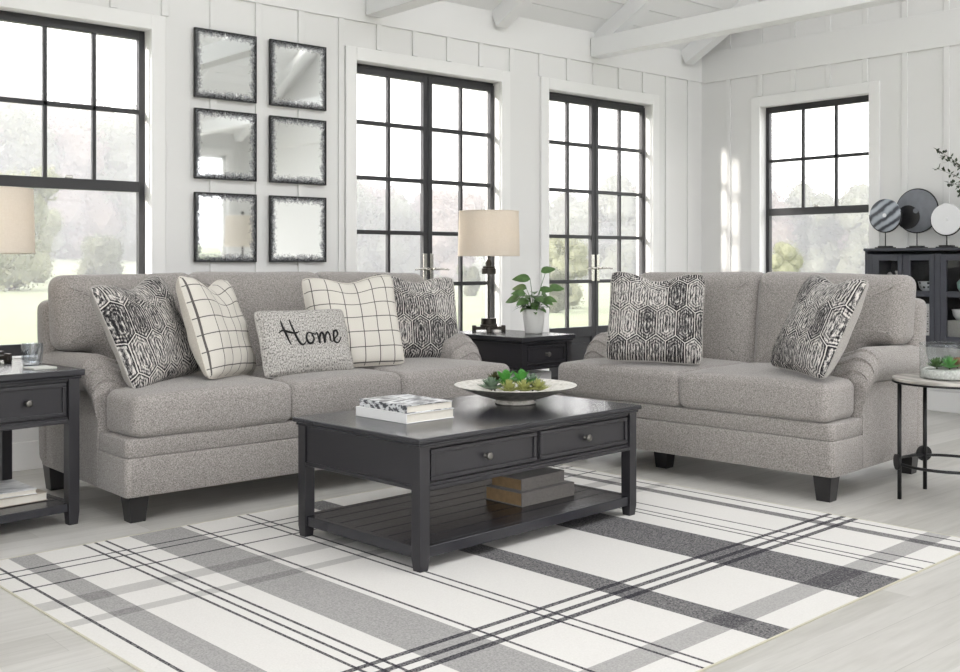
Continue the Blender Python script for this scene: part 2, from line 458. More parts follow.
ceil = mb.build('ceiling', M['ceil']); ceil['kind'] = 'structure'
RX = [-1.32+1.102*k for k in range(0, 9)]    # ... 4.19, 5.29, 6.39, 7.49
for i, x in enumerate(RX):
    mb = MB()
    for side in (1, -1): slope_box(mb, side, -0.0, SL+0.02, x-0.055, x+0.055, -0.005, 0.125)
    mb.build('rafter', M['ceil'], ceil)
for x in (-0.22, 1.985, 4.17, 6.35):
    mb = MB().box(x-0.065, x+0.065, YF+0.02, YA-0.02, 2.735, 2.885, 0.004, 1)
    mb.build('tie_beam', M['ceil'], ceil)

mb = MB(); slope_box(mb, -1, SK0-0.03, SK0+0.03, XL, XB, -0.07, -0.01); slope_box(mb, -1, SK1+0.02, SK1+0.08, XL, XB, -0.07, -0.01)
sky = mb.build('window_7', M['trim']); sky['kind'] = 'structure'  # unseen skylight added to brighten the rear walls and ceiling
for x0_, x1_ in zip(RX[:-1], RX[1:]):
    mb = MB(); slope_box(mb, -1, SK0, SK1+0.05, x0_, x1_, -0.05, -0.044); mb.build('pane', M['glass'], sky)
# baseboards
MB().box(2.75, 3.94, YA-0.02, YA, 0, 0.15, 0.003, 1).box(XL, 1.7, YA-0.02, YA, 0, 0.15, 0.003, 1).box(5.43, 5.72, YA-0.02, YA, 0, 0.15, 0.003, 1).box(1.7, 2.75, YA-0.02, YA, 0, 0.15, 0.003, 1).box(7.16, XB, YA-0.02, YA, 0, 0.15, 0.003, 1).build('baseboard_back', M['trim'])['kind'] = 'structure'
MB().box(XB-0.02, XB, YF, YA-0.02, 0, 0.15, 0.003, 1).build('baseboard_right', M['trim'])['kind'] = 'structure'

# ------------------------------------------------------------------ windows and doors
def orient(o, wall):
    pass
def mapper(wall):
    # (a along wall, n depth outward from inner face, z) -> box args
    if wall == 'A': return lambda mb, a0, a1, n0, n1, z0, z1, bev=0.002: mb.box(a0, a1, YA+n0, YA+n1, z0, z1, bev, 1)
    if wall == 'B': return lambda mb, a0, a1, n0, n1, z0, z1, bev=0.002: mb.box(XB+n0, XB+n1, a0, a1, z0, z1, bev, 1)
    if wall == 'F': return lambda mb, a0, a1, n0, n1, z0, z1, bev=0.002: mb.box(a0, a1, YF-n1, YF-n0, z0, z1, bev, 1)
    if wall == 'L': return lambda mb, a0, a1, n0, n1, z0, z1, bev=0.002: mb.box(XL-n1, XL-n0, a0, a1, z0, z1, bev, 1)
def casing(op, wall, w=0.085, sill=True, parent=None):
    B = mapper(wall); mb = MB(); a0, a1, z0, z1 = op
    B(mb, a0-w, a0, -0.022, 0, max(z0-0.0, 0), z1+w); B(mb, a1, a1+w, -0.022, 0, max(z0, 0), z1+w)
    B(mb, a0, a1, -0.022, 0, z1, z1+w)
    if z0 > 0.1: B(mb, a0-w, a1+w, -0.04, 0, z0-w, z0)
    return mb.build('casing', M['trim'], parent)
def sash_window(name, op, wall, cols, zmid, zmeet, label_kind=True):
    B = mapper(wall); a0, a1, z0, z1 = op
    mb = MB(); n0, n1 = 0.07, 0.11
    f = 0.035
    B(mb, a0, a0+f, n0, n1, z0, z1); B(mb, a1-f, a1, n0, n1, z0, z1); B(mb, a0+f, a1-f, n0, n1, z1-0.05, z1); B(mb, a0+f, a1-f, n0, n1, z0, z0+0.06)
    root = mb.build(name, M['frame']); root['kind'] = 'structure'
    mb = MB()
    B(mb, a0+f, a1-f, n0-0.01, n1, zmeet-0.03, zmeet+0.03)
    for c in cols: B(mb, c-0.011, c+0.011, n0+0.005, n1-0.01, zmeet+0.03, z1-0.05)
    B(mb, a0+f, a1-f, n0+0.005, n1-0.01, zmid-0.013, zmid+0.013)
    mb.build('upper_sash', M['frame'], root)
    mb = MB(); B(mb, a0+f, a1-f, 0.088, 0.094, zmeet+0.03, z1-0.05, 0); mb.build('pane', M['glass'], root)
    mb = MB(); B(mb, a0+f, a1-f, 0.088, 0.094, z0+0.06, zmeet-0.03, 0); mb.build('pane', M['glass'], root)
    mb = MB(); c = (a0+a1)/2; B(mb, c-0.02, c+0.02, n0-0.03, n0-0.01, zmeet+0.03, zmeet+0.045, 0.003); mb.build('sash_lock', M['nickel'], root)
    casing(op, wall, parent=root)
    return root
K = YG/YA
sash_window('window_1', W1, 'A', [2.056, 2.326], 1.963, 1.531)
sash_window('window_2', W2, 'B', [4.584, 4.884], 1.952, 1.520)
def french(name, op, center, hx):
    a0, a1, z0, z1 = op
    root = MB().box(a0, a1, YA+0.05, YA+0.13, 0.0, 0.02, 0.002, 1).build(name, M['frame']); root['kind'] = 'structure'
    B = mapper('A')
    mb = MB(); B(mb, a0, a1, 0.075, 0.12, z1-0.02, z1); mb.build('head_frame', M['frame'], root)
    for (l, r) in ((a0, center-0.004), (center+0.004, a1)):
        st = 0.036
        mb = MB(); n0, n1 = 0.065, 0.105
        B(mb, l, l+st, n0, n1, 0.02, z1-0.02); B(mb, r-st, r, n0, n1, 0.02, z1-0.02)
        B(mb, l+st, r-st, n0, n1, z1-0.065, z1-0.02); B(mb, l+st, r-st, n0, n1, 0.50, 0.58); B(mb, l+st, r-st, n0, n1, 0.02, 0.14)
        leaf = mb.build('door_leaf', M['frame'], root)
        mb = MB(); m = (l+st+r-st)/2
        B(mb, m-0.011, m+0.011, n0+0.005, n1-0.005, 0.58, z1-0.065)
        for z in (2.04, 1.668, 1.302, 0.944): B(mb, l+st, r-st, n0+0.004, n1-0.004, z-0.014, z+0.014)
        mb.build('muntins', M['frame'], leaf)
        mb = MB(); B(mb, l+st, r-st, 0.082, 0.088, 0.58, z1-0.065, 0); mb.build('pane', M['glass'], leaf)
        mb = MB(); B(mb, l+st, r-st, n0+0.015, n1-0.015, 0.14, 0.50, 0); B(mb, l+st+0.05, r-st-0.05, n0+0.006, n1-0.015, 0.19, 0.45, 0.006); mb.build('kick_panel', M['frame'], leaf)
        side = 1 if l == a0 else -1
        hxx = center - side*0.030
        y = YA+n0
        mb = MB().box(hxx-0.016, hxx+0.016, y-0.008, y, 0.945, 1.16, 0.004, 2)
        pl = mb.build('handle_plate', M['nickel'], leaf)
        mb = MB().cyl((hxx, y, 1.05), (hxx, y-0.05, 1.05), 0.009, 12)
        mb.tube([(hxx, y-0.048, 1.05), (hxx-side*0.05, y-0.052, 1.052), (hxx-side*0.12, y-0.05, 1.046)], [0.009, 0.008, 0.006], 10)
        mb.build('lever_handle', M['nickel'], pl)
    casing(op, 'A', parent=root)
french('door_1', D1, 4.700, 0); french('door_2', D2, 6.432, 0)
# plain windows behind the camera (front ones for the mirrors, left one added for daylight)
def fixed_window(name, op, wall, nv, nh):
    B = mapper(wall); a0, a1, z0, z1 = op; mb = MB()
    B(mb, a0, a0+0.05, 0.05, 0.10, z0, z1); B(mb, a1-0.05, a1, 0.05, 0.10, z0, z1); B(mb, a0, a1, 0.05, 0.10, z0, z0+0.05); B(mb, a0, a1, 0.05, 0.10, z1-0.05, z1)
    for i in range(1, nv): c = a0+(a1-a0)*i/nv; B(mb, c-0.02, c+0.02, 0.055, 0.095, z0, z1)
    for i in range(1, nh): c = z0+(z1-z0)*i/nh; B(mb, a0, a1, 0.055, 0.095, c-0.015, c+0.015)
    root = mb.build(name, M['trim']); root['kind'] = 'structure'
    mb = MB(); B(mb, a0+0.05, a1-0.05, 0.07, 0.076, z0+0.05, z1-0.05, 0); mb.build('pane', M['glass'], root)
    casing(op, wall, parent=root)
for i, o in enumerate(F_OPS): fixed_window('window_%d' % (i+3), o, 'F', 2, 3)
fixed_window('window_6', L_OPS[0], 'L', 4, 1)  # out of view, added to let daylight in from the left

# ------------------------------------------------------------------ rug
RO = (1.25, 1.72); RA = radians(2.4)
rug = thing('area_rug', 'large ivory rug with grey and black plaid stripes under the coffee table', 'rug', (RO[0], RO[1], 0), RA)
MB().box(0.006, 2.994, 0.006, 2.394, 0.001, 0.0045, 0.001, 1).build('rug_field', M['rug'], rug)
MB().box(0, 3.0, 0, 0.006, 0.001, 0.005).box(0, 3.0, 2.394, 2.4, 0.001, 0.005).box(0, 0.006, 0.006, 2.394, 0.001, 0.005).box(2.994, 3.0, 0.006, 2.394, 0.001, 0.005).build('binding', M['rugedge'], rug)

# ------------------------------------------------------------------ upholstery
def round_poly(pts, r, seg=5):
    out = []; n = len(pts)
    for i in range(n):
        p0, p, p1 = Vector(pts[i-1]), Vector(pts[i]), Vector(pts[(i+1) % n])
        a = (p0-p).normalized(); b = (p1-p).normalized()
        ri = min(r, (p0-p).length*0.48, (p1-p).length*0.48)
        s, e = p+a*ri, p+b*ri
        for k in range(seg+1):
            t = k/seg
            out.append(tuple((s*(1-t)**2 + p*2*t*(1-t) + e*t*t)))
    return out
def densify(pts, d=0.05):
    out = []; n = len(pts)
    for i in range(n):
        a, b = Vector(pts[i]), Vector(pts[(i+1) % n]); L = (b-a).length; m = max(1, int(L/d))
        for k in range(m): out.append(tuple(a.lerp(b, k/m)))
    return out
def offset_poly(pts, d):
    out = []; n = len(pts)
    for i in range(n):
        p0, p, p1 = Vector(pts[i-1]), Vector(pts[i]), Vector(pts[(i+1) % n])
        t = ((p-p0).normalized()+(p1-p).normalized())
        if t.length < 1e-6: t = p1-p
        t.normalize(); out.append(tuple(p + Vector((-t.y, t.x))*d))
    return out
def cushion(mb, outline, h, r, crown, place, cr=0.05, seed=0, bulge=0.008, center=None):
    """soft slab: ccw outline (2D), thickness h along 3rd axis; place(u,v,w) -> xyz, w in [-h/2,h/2]"""
    base = densify(round_poly(outline, cr), 0.04)
    cx = sum(p[0] for p in base)/len(base); cy = sum(p[1] for p in base)/len(base)
    if center: cx, cy = center
    rings = []
    def ring(inset, w): return [(p[0], p[1], w) for p in (offset_poly(base, inset) if inset else base)]
    half = []
    for k in range(0, 7):
        ph = k/6*pi/2
        half.append((r*(1-cos(ph)) - (bulge if k == 0 else bulge*(1-k/6)), h/2-r+r*sin(ph)))
    inner = offset_poly(base, r)
    us = [p[0] for p in base]; vs2 = [p[1] for p in base]
    mu, mv = (min(us)+max(us))/2, (min(vs2)+max(vs2))/2; au, av = (max(us)-min(us))/2, (max(vs2)-min(vs2))/2
    def crownf(u, v): return crown*max(0, 1-((u-mu)/au)**2)**0.7*max(0, 1-((v-mv)/av)**2)**0.7
    caps = []
    for s in (0.9, 0.78, 0.64, 0.5, 0.36, 0.22, 0.1):
        caps.append(([(cx+(p[0]-cx)*s, cy+(p[1]-cy)*s) for p in inner], h/2))
    seq = []
    for c, w in reversed(caps): seq.append([(p[0], p[1], -w) for p in c])
    for ins, w in reversed(half): seq.append(ring(ins, -w))
    for ins, w in half: seq.append(ring(ins, w))
    for c, w in caps: seq.append([(p[0], p[1], w) for p in c])
    out = []
    for rg in seq:
        o = []
        for (u, v, w) in rg:
            w = w + crownf(u, v)*max(-1, min(1, w/(h/2)))
            q = Vector(place(u, v, w))
            nn = mnoise.noise_vector(q*3.3+Vector((seed*3.1, seed, 0)))*0.006 + mnoise.noise_vector(q*9+Vector((seed, 0, seed)))*0.002
            o.append(q+nn)
        out.append(o)
    mb.rings(out)
    return mb

def make_sofa(name, label, L, nseat, loc, rz, leg_x):
    D = 1.04; root = thing(name, label, 'sofa', loc, rz)
    fab = M['sofa']; aw = 0.17; af = 0.30        # arm width, arm set-back
    # base rail, two layers with a seam between
    mb = MB()
    def rail(z0, z1, ins, r):
        ol = densify(round_poly([(ins, ins), (L-ins, ins), (L-ins, D-0.03), (ins, D-0.03)], 0.03), 0.06)
        rg = []
        for zz, i2 in ((z0, 0.006), (z0+0.006, 0.0), (z1-0.005, 0.0), (z1, 0.006)):
            rg.append([(p[0], p[1], zz) for p in offset_poly(ol, i2)])
        mb.rings(rg)
    rail(0.12, 0.283, 0.0, 0.02); rail(0.284, 0.362, 0.003, 0.01)
    mb.build('base_rail', fab, root, sharp=50)
    # arms
    for side in (0, 1):
        mb = MB(); rg = []
        R = 0.088; fr = 0.17; ztop = 0.688
        NT = 36; prm = []
        for i in range(NT+1):
            t = pi/2*i/NT; ph = (i/NT*4.2) % 1.0
            d = 0.011*(1-ph)*min(1, (NT-i)/7) * min(1, i/3)
            prm.append((af+fr*(1-cos(t)), af+fr-(fr+d)*cos(t), ztop-fr+(fr+d)*sin(t), sin(t)))
        for k in range(1, 10): y = af+fr+0.055*k; prm.append((y, y, ztop-0.015*(y-af-fr)/0.5, 1.0))
        for (yb, y, zt, q) in prm:
            out = 0.045*(0.3+0.7*q); rr = R*(0.72+0.28*q)
            cxw, cz = aw-rr+out, zt-rr
            sec = [(aw, 0.125), (aw, 0.3), (aw, cz-rr*0.9)]
            for k in range(13):
                a = -pi*0.42 + (pi*1.12)*k/12
                sec.append((cxw+rr*cos(a), cz+rr*sin(a)))
            sec += [(0.02, zt-0.035), (0.003, zt-0.075), (0.0, 0.45), (0.0, 0.125)]
            ring = []
            for (w, z) in sec:
                x = aw-w if side == 0 else L-aw+w
                v = Vector((x, y if z > 0.44 else yb, z)); v += mnoise.noise_vector(v*4)*0.003
                ring.append(v)
            rg.append(ring)
        mb.rings(rg)
        mb.build('arm', fab, root, sharp=60)
    # back frame
    def backpl(u, v, w): return (u, D-0.07+w+(v-0.12)*0.045, v)
    mb = MB(); cushion(mb, [(0.0, 0.125), (L, 0.125), (L, 0.905), (0.0, 0.905)], 0.16, 0.05, 0.0, backpl, 0.045, 3)
    mb.build('back_frame', fab, root)
    # seat cushions
    sd = 0.75
    if nseat == 3: cuts = [0, 0.792, 1.422, L]
    else: cuts = [0, L/2, L]
    for i in range(nseat):
        a, b = cuts[i]+0.004, cuts[i+1]-0.004
        if i == 0: ol = [(a+0.03, -0.005), (b, -0.005), (b, sd), (aw+0.005, sd), (aw+0.005, af-0.01), (a+0.03, af-0.01)]; cc = ((aw+b)/2, 0.33)
        elif i == nseat-1: ol = [(a, -0.005), (b-0.03, -0.005), (b-0.03, af-0.01), (L-aw-0.005, af-0.01), (L-aw-0.005, sd), (a, sd)]; cc = ((a+L-aw)/2, 0.33)
        else: ol = [(a, -0.005), (b, -0.005), (b, sd), (a, sd)]; cc = None
        mb = MB(); cushion(mb, ol, 0.180, 0.034, 0.022, lambda u, v, w: (u, v, 0.453+w), 0.04, i+5, 0.008, cc)
        sc = mb.build('seat_cushion', fab, root)
        pth = [(p[0], p[1], 0.538) for p in offset_poly(densify(round_poly(ol, 0.05), 0.05), 0.012)]
    # back cushions (ears over the arms)
    bc = [0.0, 0.70, 1.46, L] if nseat == 3 else [0.0, L/2, L]
    for i in range(nseat):
        a, b = bc[i]+0.004, bc[i+1]-0.004
        zb, ze, zt = 0.50, 0.685, 1.035
        if i == 0: ol = [(aw+0.01, zb), (b, zb), (b, zt), (a, zt-0.01), (a, ze), (aw+0.01, ze)]; cc = ((aw+b)/2, 0.78)
        elif i == nseat-1: ol = [(a, zb), (L-aw-0.01, zb), (L-aw-0.01, ze), (b, ze), (b, zt-0.01), (a, zt)]; cc = ((a+L-aw)/2, 0.78)
        else: ol = [(a, zb), (b, zb), (b, zt), (a, zt)]; cc = None
        mb = MB(); cushion(mb, ol, 0.20, 0.065, 0.035, lambda u, v, w: (u, D-0.245-w+(v-0.5)*0.13, v), 0.06, i+11, 0.01, cc)
        mb.build('back_cushion', fab, root)
    # tapered legs
    for lx, ly in leg_x:
        mb = MB(); a, b = 0.046, 0.033
        mb.rings([[(lx-b, ly-b, 0), (lx+b, ly-b, 0), (lx+b, ly+b, 0), (lx-b, ly+b, 0)], [(lx-a, ly-a, 0.13), (lx+a, ly-a, 0.13), (lx+a, ly+a, 0.13), (lx-a, ly+a, 0.13)]], smooth=False)
        mb.build('leg', M['legwood'], root)
    return root
SL_ = 2.20
make_sofa('sofa', 'long grey three-seat sofa with rolled arms standing below the mirrors', SL_, 3, (1.815, 4.285, 0), radians(0.0),
          [(0.08, 0.10), (SL_-0.08, 0.10), (0.06, 0.98), (SL_-0.06, 0.98)])
LL = 1.665
make_sofa('loveseat', 'grey two-seat loveseat with rolled arms in front of the right-hand window', LL, 2, (4.262, 4.243, 0), radians(-85.5),
          [(0.10, 0.10), (LL-0.070, 0.070), (0.06, 0.98), (LL-0.07, 0.98), (0.60, 0.22)])

# ------------------------------------------------------------------ pillows
def smooth01(t): t = max(0, min(1, t)); return t*t*(3-2*t)
def pillow_surf(w, h, th, dent, seed, sgn):
    def F(a, b):
        pin = 0.045; cr = 0.055*(abs(a)**7)*(abs(b)**7)
        x = w/2*1.035*a*(1-pin*(1-b*b)**1.0*abs(a)**2-cr)
        z = h/2*1.035*b*(1-pin*(1-a*a)**1.0*abs(b)**2-cr)
        d = dent*exp(-(a/0.42)**2)*smooth01((b+0.3)/1.3)
        z -= d*h
        t = th/2*max(0, (1-a**4)*(1-b**4))**0.38*(0.58+0.42*max(0, (1-a*a)*(1-b*b))**0.4)
        t *= 1-0.25*exp(-(a/0.4)**2)*smooth01((b-0.2)/0.8)*(1 if dent > 0.02 else 0)
        nn = mnoise.noise(Vector((a*2.1+seed*5, b*2.1, sgn)))*0.012*min(1, t/(th*0.2))
        return Vector((x, sgn*-(t)+nn*-sgn, z))
    return F
def make_pillow(name, label, group, w, h, th, center, yaw, tilt, roll, front, back, dent=0.10, seed=1, pipe=None):
    root = thing(name, label, 'pillow', center, 0, group)
    Rm = Matrix.Rotation(radians(yaw), 4, 'Z') @ Matrix.Rotation(radians(tilt), 4, 'X') @ Matrix.Rotation(radians(roll), 4, 'Y')
    root.rotation_euler = Rm.to_euler()
    N = 36
    for sgn, mat, nm in ((1, front, 'front_cover'), (-1, back, 'back_cover')):
        F = pillow_surf(w, h, th, dent, seed, sgn); bm = bmesh.new(); uvl = bm.loops.layers.uv.new('UVMap')
        g = [[bm.verts.new(F(-1+2*i/N, -1+2*j/N)) for i in range(N+1)] for j in range(N+1)]
        for j in range(N):
            for i in range(N):
                q = [(i, j), (i+1, j), (i+1, j+1), (i, j+1)]
                f = bm.faces.new([g[b][a] for a, b in (q if sgn > 0 else q[::-1])]); f.smooth = True
                for lp, (a, b) in zip(f.loops, (q if sgn > 0 else q[::-1])): lp[uvl].uv = ((a/N-0.5)*w+seed*0.37, (b/N-0.5)*h+seed*0.11)
        me = bpy.data.meshes.new(nm); bm.to_mesh(me); bm.free(); me.materials.append(mat)
        o = bpy.data.objects.new(nm, me); COL.objects.link(o); o.parent = root
    F = pillow_surf(w, h, th, dent, seed, 1)
    path = [F(-1+2*k/24, -1) for k in range(24)]+[F(1, -1+2*k/24) for k in range(24)]+[F(1-2*k/24, 1) for k in range(24)]+[F(-1, 1-2*k/24) for k in range(25)]
    MB().tube(path, 0.0032, 6).build('piping', pipe or back, root)
    return root, F
HX = 'black and ivory hexagon-weave pillows'
M['backcloth'] = fabric('light_grey_backing_cloth', (150, 147, 143), (186, 182, 177), 300)
hexkw = dict(front=M['hex'], back=M['backcloth'], pipe=M['backcloth'])
make_pillow('throw_pillow', 'hexagon-weave pillow at the left end of the long sofa', None, 0.50, 0.50, 0.17, (2.082, 4.68, 0.785), 28, -23.8, -5.5, seed=1, dent=0.09, **hexkw)
make_pillow('throw_pillow', 'cream plaid pillow leaning beside the left end hexagon pillow', None, 0.49, 0.49, 0.17, (2.42, 4.66, 0.79), 38, -19.6, 3.4, M['plaid'], M['cream'], 0.10, 2)
make_pillow('throw_pillow', 'cream plaid pillow in the middle of the long sofa, behind the lettered one', None, 0.49, 0.49, 0.17, (3.19, 4.64, 0.79), -17, -20, -2.1, M['plaid'], M['cream'], 0.07, 3)
make_pillow('throw_pillow', 'hexagon-weave pillow at the right end of the long sofa', None, 0.50, 0.50, 0.16, (3.78, 4.86, 0.785), -15, -21, 3.3, seed=4, dent=0.08, **hexkw)
make_pillow('throw_pillow', 'hexagon-weave pillow standing upright at the far end of the loveseat', None, 0.50, 0.50, 0.17, (4.50, 3.70, 0.805), -54, -21.5, 1.8, seed=5, dent=0.09, **hexkw)
make_pillow('throw_pillow', 'hexagon-weave pillow tilted against the near arm of the loveseat', None, 0.50, 0.50, 0.17, (4.60, 2.79, 0.80), -118, -26, 2.4, seed=6, dent=0.07, **hexkw)
HW, HH = 0.50, 0.33
hp, HF = make_pillow('lumbar_pillow', 'small grey speckled lumbar pillow lettered Home in black script', None, HW, HH, 0.14, (2.84, 4.55, 0.703), -1, -20.5, 0.3, M['heather'], M['heather'], 0.0, 7)
strokes = [
    [(12, 82), (14, 60), (20, 38), (30, 10)],
    [(0, 46), (12, 52), (28, 46), (45, 42), (60, 46)],
    [(40, 84), (42, 60), (47, 35), (56, 14), (66, 8), (76, 18)],
    [(98, 38), (86, 42), (77, 28), (82, 13), (93, 12), (101, 24), (97, 38), (108, 36)],
    [(108, 36), (114, 41), (117, 26), (119, 11), (121, 28), (128, 41), (134, 34), (136, 12), (139, 30), (147, 42), (153, 34), (154, 18), (160, 14)],
    [(160, 14), (170, 24), (180, 34), (178, 45), (169, 43), (165, 28), (169, 13), (181, 12), (192, 26)]]
mb = MB()
def cat(pts, n=8):
    P = [Vector((a, b)) for a, b in pts]; P = [P[0]*2-P[1]]+P+[P[-1]*2-P[-2]]; out = []
    for i in range(1, len(P)-2):
        for k in range(n):
            t = k/n; p0, p1, p2, p3 = P[i-1:i+3]
            out.append(0.5*((2*p1)+(p2-p0)*t+(2*p0-5*p1+4*p2-p3)*t*t+(3*p1-p0-3*p2+p3)*t**3))
    out.append(P[-2]); return out
for st in strokes:
    path = []
    for q in cat(st, 5):
        u = (q.x-90)*0.00178-0.010; v = (q.y-42)*0.0017+0.028
        p = HF(u/(HW/2), v/(HH/2)); path.append(p+Vector((0, -0.0015, 0)))
    n = len(path); rad = [0.0026+0.0032*sin(pi*min(1, max(0, k/(n-1)))) for k in range(n)]
    mb.tube(path, rad, 6)
mb.build('lettering', plain('black_embroidery', (18, 18, 20), 0.8), hp)

# ------------------------------------------------------------------ tables
def knob(mat, parent, x, y, z):
    # turned knob pointing towards -y
    mb = MB(); prof = [(0.010, 0.0), (0.010, 0.004), (0.0055, 0.008), (0.0055, 0.014), (0.013, 0.020), (0.0155, 0.025), (0.013, 0.030), (0.006, 0.032)]
    rg = [[(x+r*cos(2*pi*k/16), y-d, z+r*sin(2*pi*k/16)) for k in range(16)] for r, d in prof]
    mb.rings(rg); return mb.build('knob', mat, parent)
def leg_taper(x, y, w0, w1, z0, z1, zt, root, mat):
    mb = MB(); a, b = w0/2, w1/2
    sq = lambda h, z: [(x-h, y-h, z), (x+h, y-h, z), (x+h, y+h, z), (x-h, y+h, z)]
    mb.rings([sq(b, z0), sq(a, zt), sq(a, z1)], smooth=False)
    return mb.build('leg', mat, root)
def drawer(root, x0, x1, z0, z1, y, mat):
    mb = MB().box(x0, x1, y-0.004, y+0.02, z0, z1, 0.002, 1)
    r = 0.016
    mb.box(x0, x1, y-0.012, y-0.002, z1-r, z1, 0.003, 2).box(x0, x1, y-0.012, y-0.002, z0, z0+r, 0.003, 2)
    mb.box(x0, x0+r, y-0.012, y-0.002, z0+r, z1-r, 0.003, 2).box(x1-r, x1, y-0.012, y-0.002, z0+r, z1-r, 0.003, 2)
    d = mb.build('drawer', mat, root)
    knob(M['pewter'], d, (x0+x1)/2, y-0.004, (z0+z1)/2)
    return d
def case_table(name, label, loc, rz, L, W, H, apron, shelf, ndraw, lw, planks=True, cat='table', drop=0.028):
    root = thing(name, label, cat, loc, rz); m = M['table']
    ov = 0.018
    MB().box(-ov, L+ov, -ov, W+ov, H-drop, H, 0.006, 3).box(-ov*0.4, L+ov*0.4, -ov*0.4, W+ov*0.4, H-drop-0.012, H-drop, 0.004, 2).build('table_top', M['tabletop'], root)
    zt = H-drop-0.012
    # apron case
    mb = MB(); z0 = zt-apron; e = 0.007
    mb.box(e, lw+0.0, lw, W-lw, z0, zt, 0.002, 1).box(L-lw, L-e, lw, W-lw, z0, zt, 0.002, 1).box(lw, L-lw, W-lw, W-e, z0, zt, 0.002, 1)
    mb.box(lw, L-lw, e+0.012, 0.05, z0, zt)
    mb.box(lw, L-lw, e, e+0.014, z0, z0+0.016, 0.002, 1).box(lw, L-lw, e, e+0.014, zt-0.012, zt, 0.002, 1)
    mb.box(0.0, 0.010, lw, W-lw, z0-0.008, z0+0.008, 0.003, 2).box(L-0.01, L, lw, W-lw, z0-0.008, z0+0.008, 0.003, 2).box(lw, L-lw, -0.001, 0.012, z0-0.010, z0+0.006, 0.003, 2)
    mb.build('apron', m, root)
    span = (L-2*lw)/ndraw
    for i in range(ndraw):
        drawer(root, lw+span*i+0.010, lw+span*(i+1)-0.010, z0+0.022, zt-0.016, e+0.008, m)
    for (x, y) in ((lw/2, lw/2), (L-lw/2, lw/2), (lw/2, W-lw/2), (L-lw/2, W-lw/2)):
        leg_taper(x, y, lw, lw*0.8, 0.0, zt, shelf[0], root, m)
    mb = MB(); s0, s1 = shelf; i = 0.008
    mb.box(i, lw*0.8, lw, W-lw, s0, s1, 0.002, 1).box(L-lw*0.8, L-i, lw, W-lw, s0, s1, 0.002, 1)
    mb.box(lw, L-lw, i, lw*0.8, s0, s1, 0.002, 1).box(lw, L-lw, W-lw*0.8, W-i, s0, s1, 0.002, 1)
    n = 7; pw = (W-2*lw*0.8)/n
    for k in range(n): mb.box(lw*0.8, L-lw*0.8, lw*0.8+pw*k+0.0015, lw*0.8+pw*(k+1)-0.0015, s0+0.008, s1-0.001, 0.002, 1)
    mb.build('shelf', M['tabletop'], root)
    return root
CT = ((2.322, 2.968, 0.0046), radians(3.4))
case_table('coffee_table', 'dark grey coffee table with two drawers and a slatted lower shelf on the rug', CT[0], CT[1], 1.25, 0.735, 0.475, 0.150, (0.044, 0.084), 2, 0.046, drop=0.019)
LT = ((1.262, 4.44, 0.0), radians(6.5))
case_table('end_table', 'dark grey one-drawer end table cut off by the left edge of the photo', LT[0], LT[1], 0.44, 0.68, 0.652, 0.175, (0.055, 0.090), 1, 0.046)
BT = ((4.375, 4.61, 0.0), radians(2.0))
case_table('end_table', 'dark grey one-drawer end table in the corner between sofa and loveseat', BT[0], BT[1], 0.44, 0.68, 0.652, 0.150, (0.055, 0.090), 1, 0.042)

def loc2w(base, x, y):
    (ox, oy, oz), a = base; return (ox+x*cos(a)-y*sin(a), oy+x*sin(a)+y*cos(a))

# books
def book(label, loc, rz, w, d, h, cover, name='book', cat='book', group=None, hard=True, pages=None, spine_left=True, band=None):
    root = thing(name, label, cat, loc, rz, group); t = 0.003
    mb = MB().box(0, w, 0, d, 0, t, 0.0008, 1).box(0, w, 0, d, h-t, h, 0.0008, 1).box(-0.001, t, 0, d, 0, h, 0.001, 1)
    mb.build('cover', cover, root)
    MB().box(t, w-0.004, 0.004, d-0.004, t, h-t).build('pages', pages or M['page'], root)
    return root
def photocover():
    g = G('monochrome_photo_cover'); n = g.noise(g.scale(g.coord(), (1, 3, 1)), 7, 4, 0.6)
    g.pbr(g.ramp(n, [(0.35, srgb(120, 122, 126)), (0.5, srgb(196, 198, 200)), (0.62, srgb(232, 233, 234))]), 0.3); return g.m
def spinegrad():
    g = G('black_white_cover'); n = g.noise(g.scale(g.coord(), (2, 5, 9)), 8, 3, 0.6)
    g.pbr(g.ramp(n, [(0.46, srgb(70, 72, 78)), (0.54, srgb(214, 216, 218))]), 0.3); return g.m
book('thick white book lying under the grey photo book on the coffee table', (2.487, 3.262, 0.4800), radians(3), 0.25, 0.315, 0.038, M['whitecover'])
book('thinner book with a black and white photo cover, topmost on the coffee table', (2.492, 3.268, 0.5182), radians(1), 0.235, 0.305, 0.030, spinegrad())
mb = MB(); mb.box(0, 0.228, 0, 0.30, 0, 0.0008)
# brown-edged books on the lower shelf
M['brownpage'] = plain('deckled_brown_pages', (150, 124, 92), 0.9, nz=(45, 0.35))
M['greycloth'] = fabric('grey_book_cloth', (104, 100, 98), (140, 136, 133), 300)
def book_back(label, loc, rz, w, d, h):
    root = thing('book', label, 'book', loc, rz); t = 0.004
    # spine faces -y, page edges on both short sides
    MB().box(0, w, 0, d, 0, t, 0.001, 1).box(0, w, 0, d, h-t, h, 0.001, 1).box(0, w, -0.001, t, 0, h, 0.001, 1).build('cover', M['greycloth'], root)
    MB().box(0.004, w-0.004, t, d-0.004, t, h-t).build('pages', M['brownpage'], root)
book_back('larger grey cloth book with brown page edges, lower one on the coffee table shelf', (3.040, 3.205, 0.0880), radians(3), 0.33, 0.215, 0.058)
book_back('smaller grey cloth book lying on top of the larger one under the coffee table', (3.062, 3.230, 0.1462), radians(5), 0.28, 0.175, 0.050)
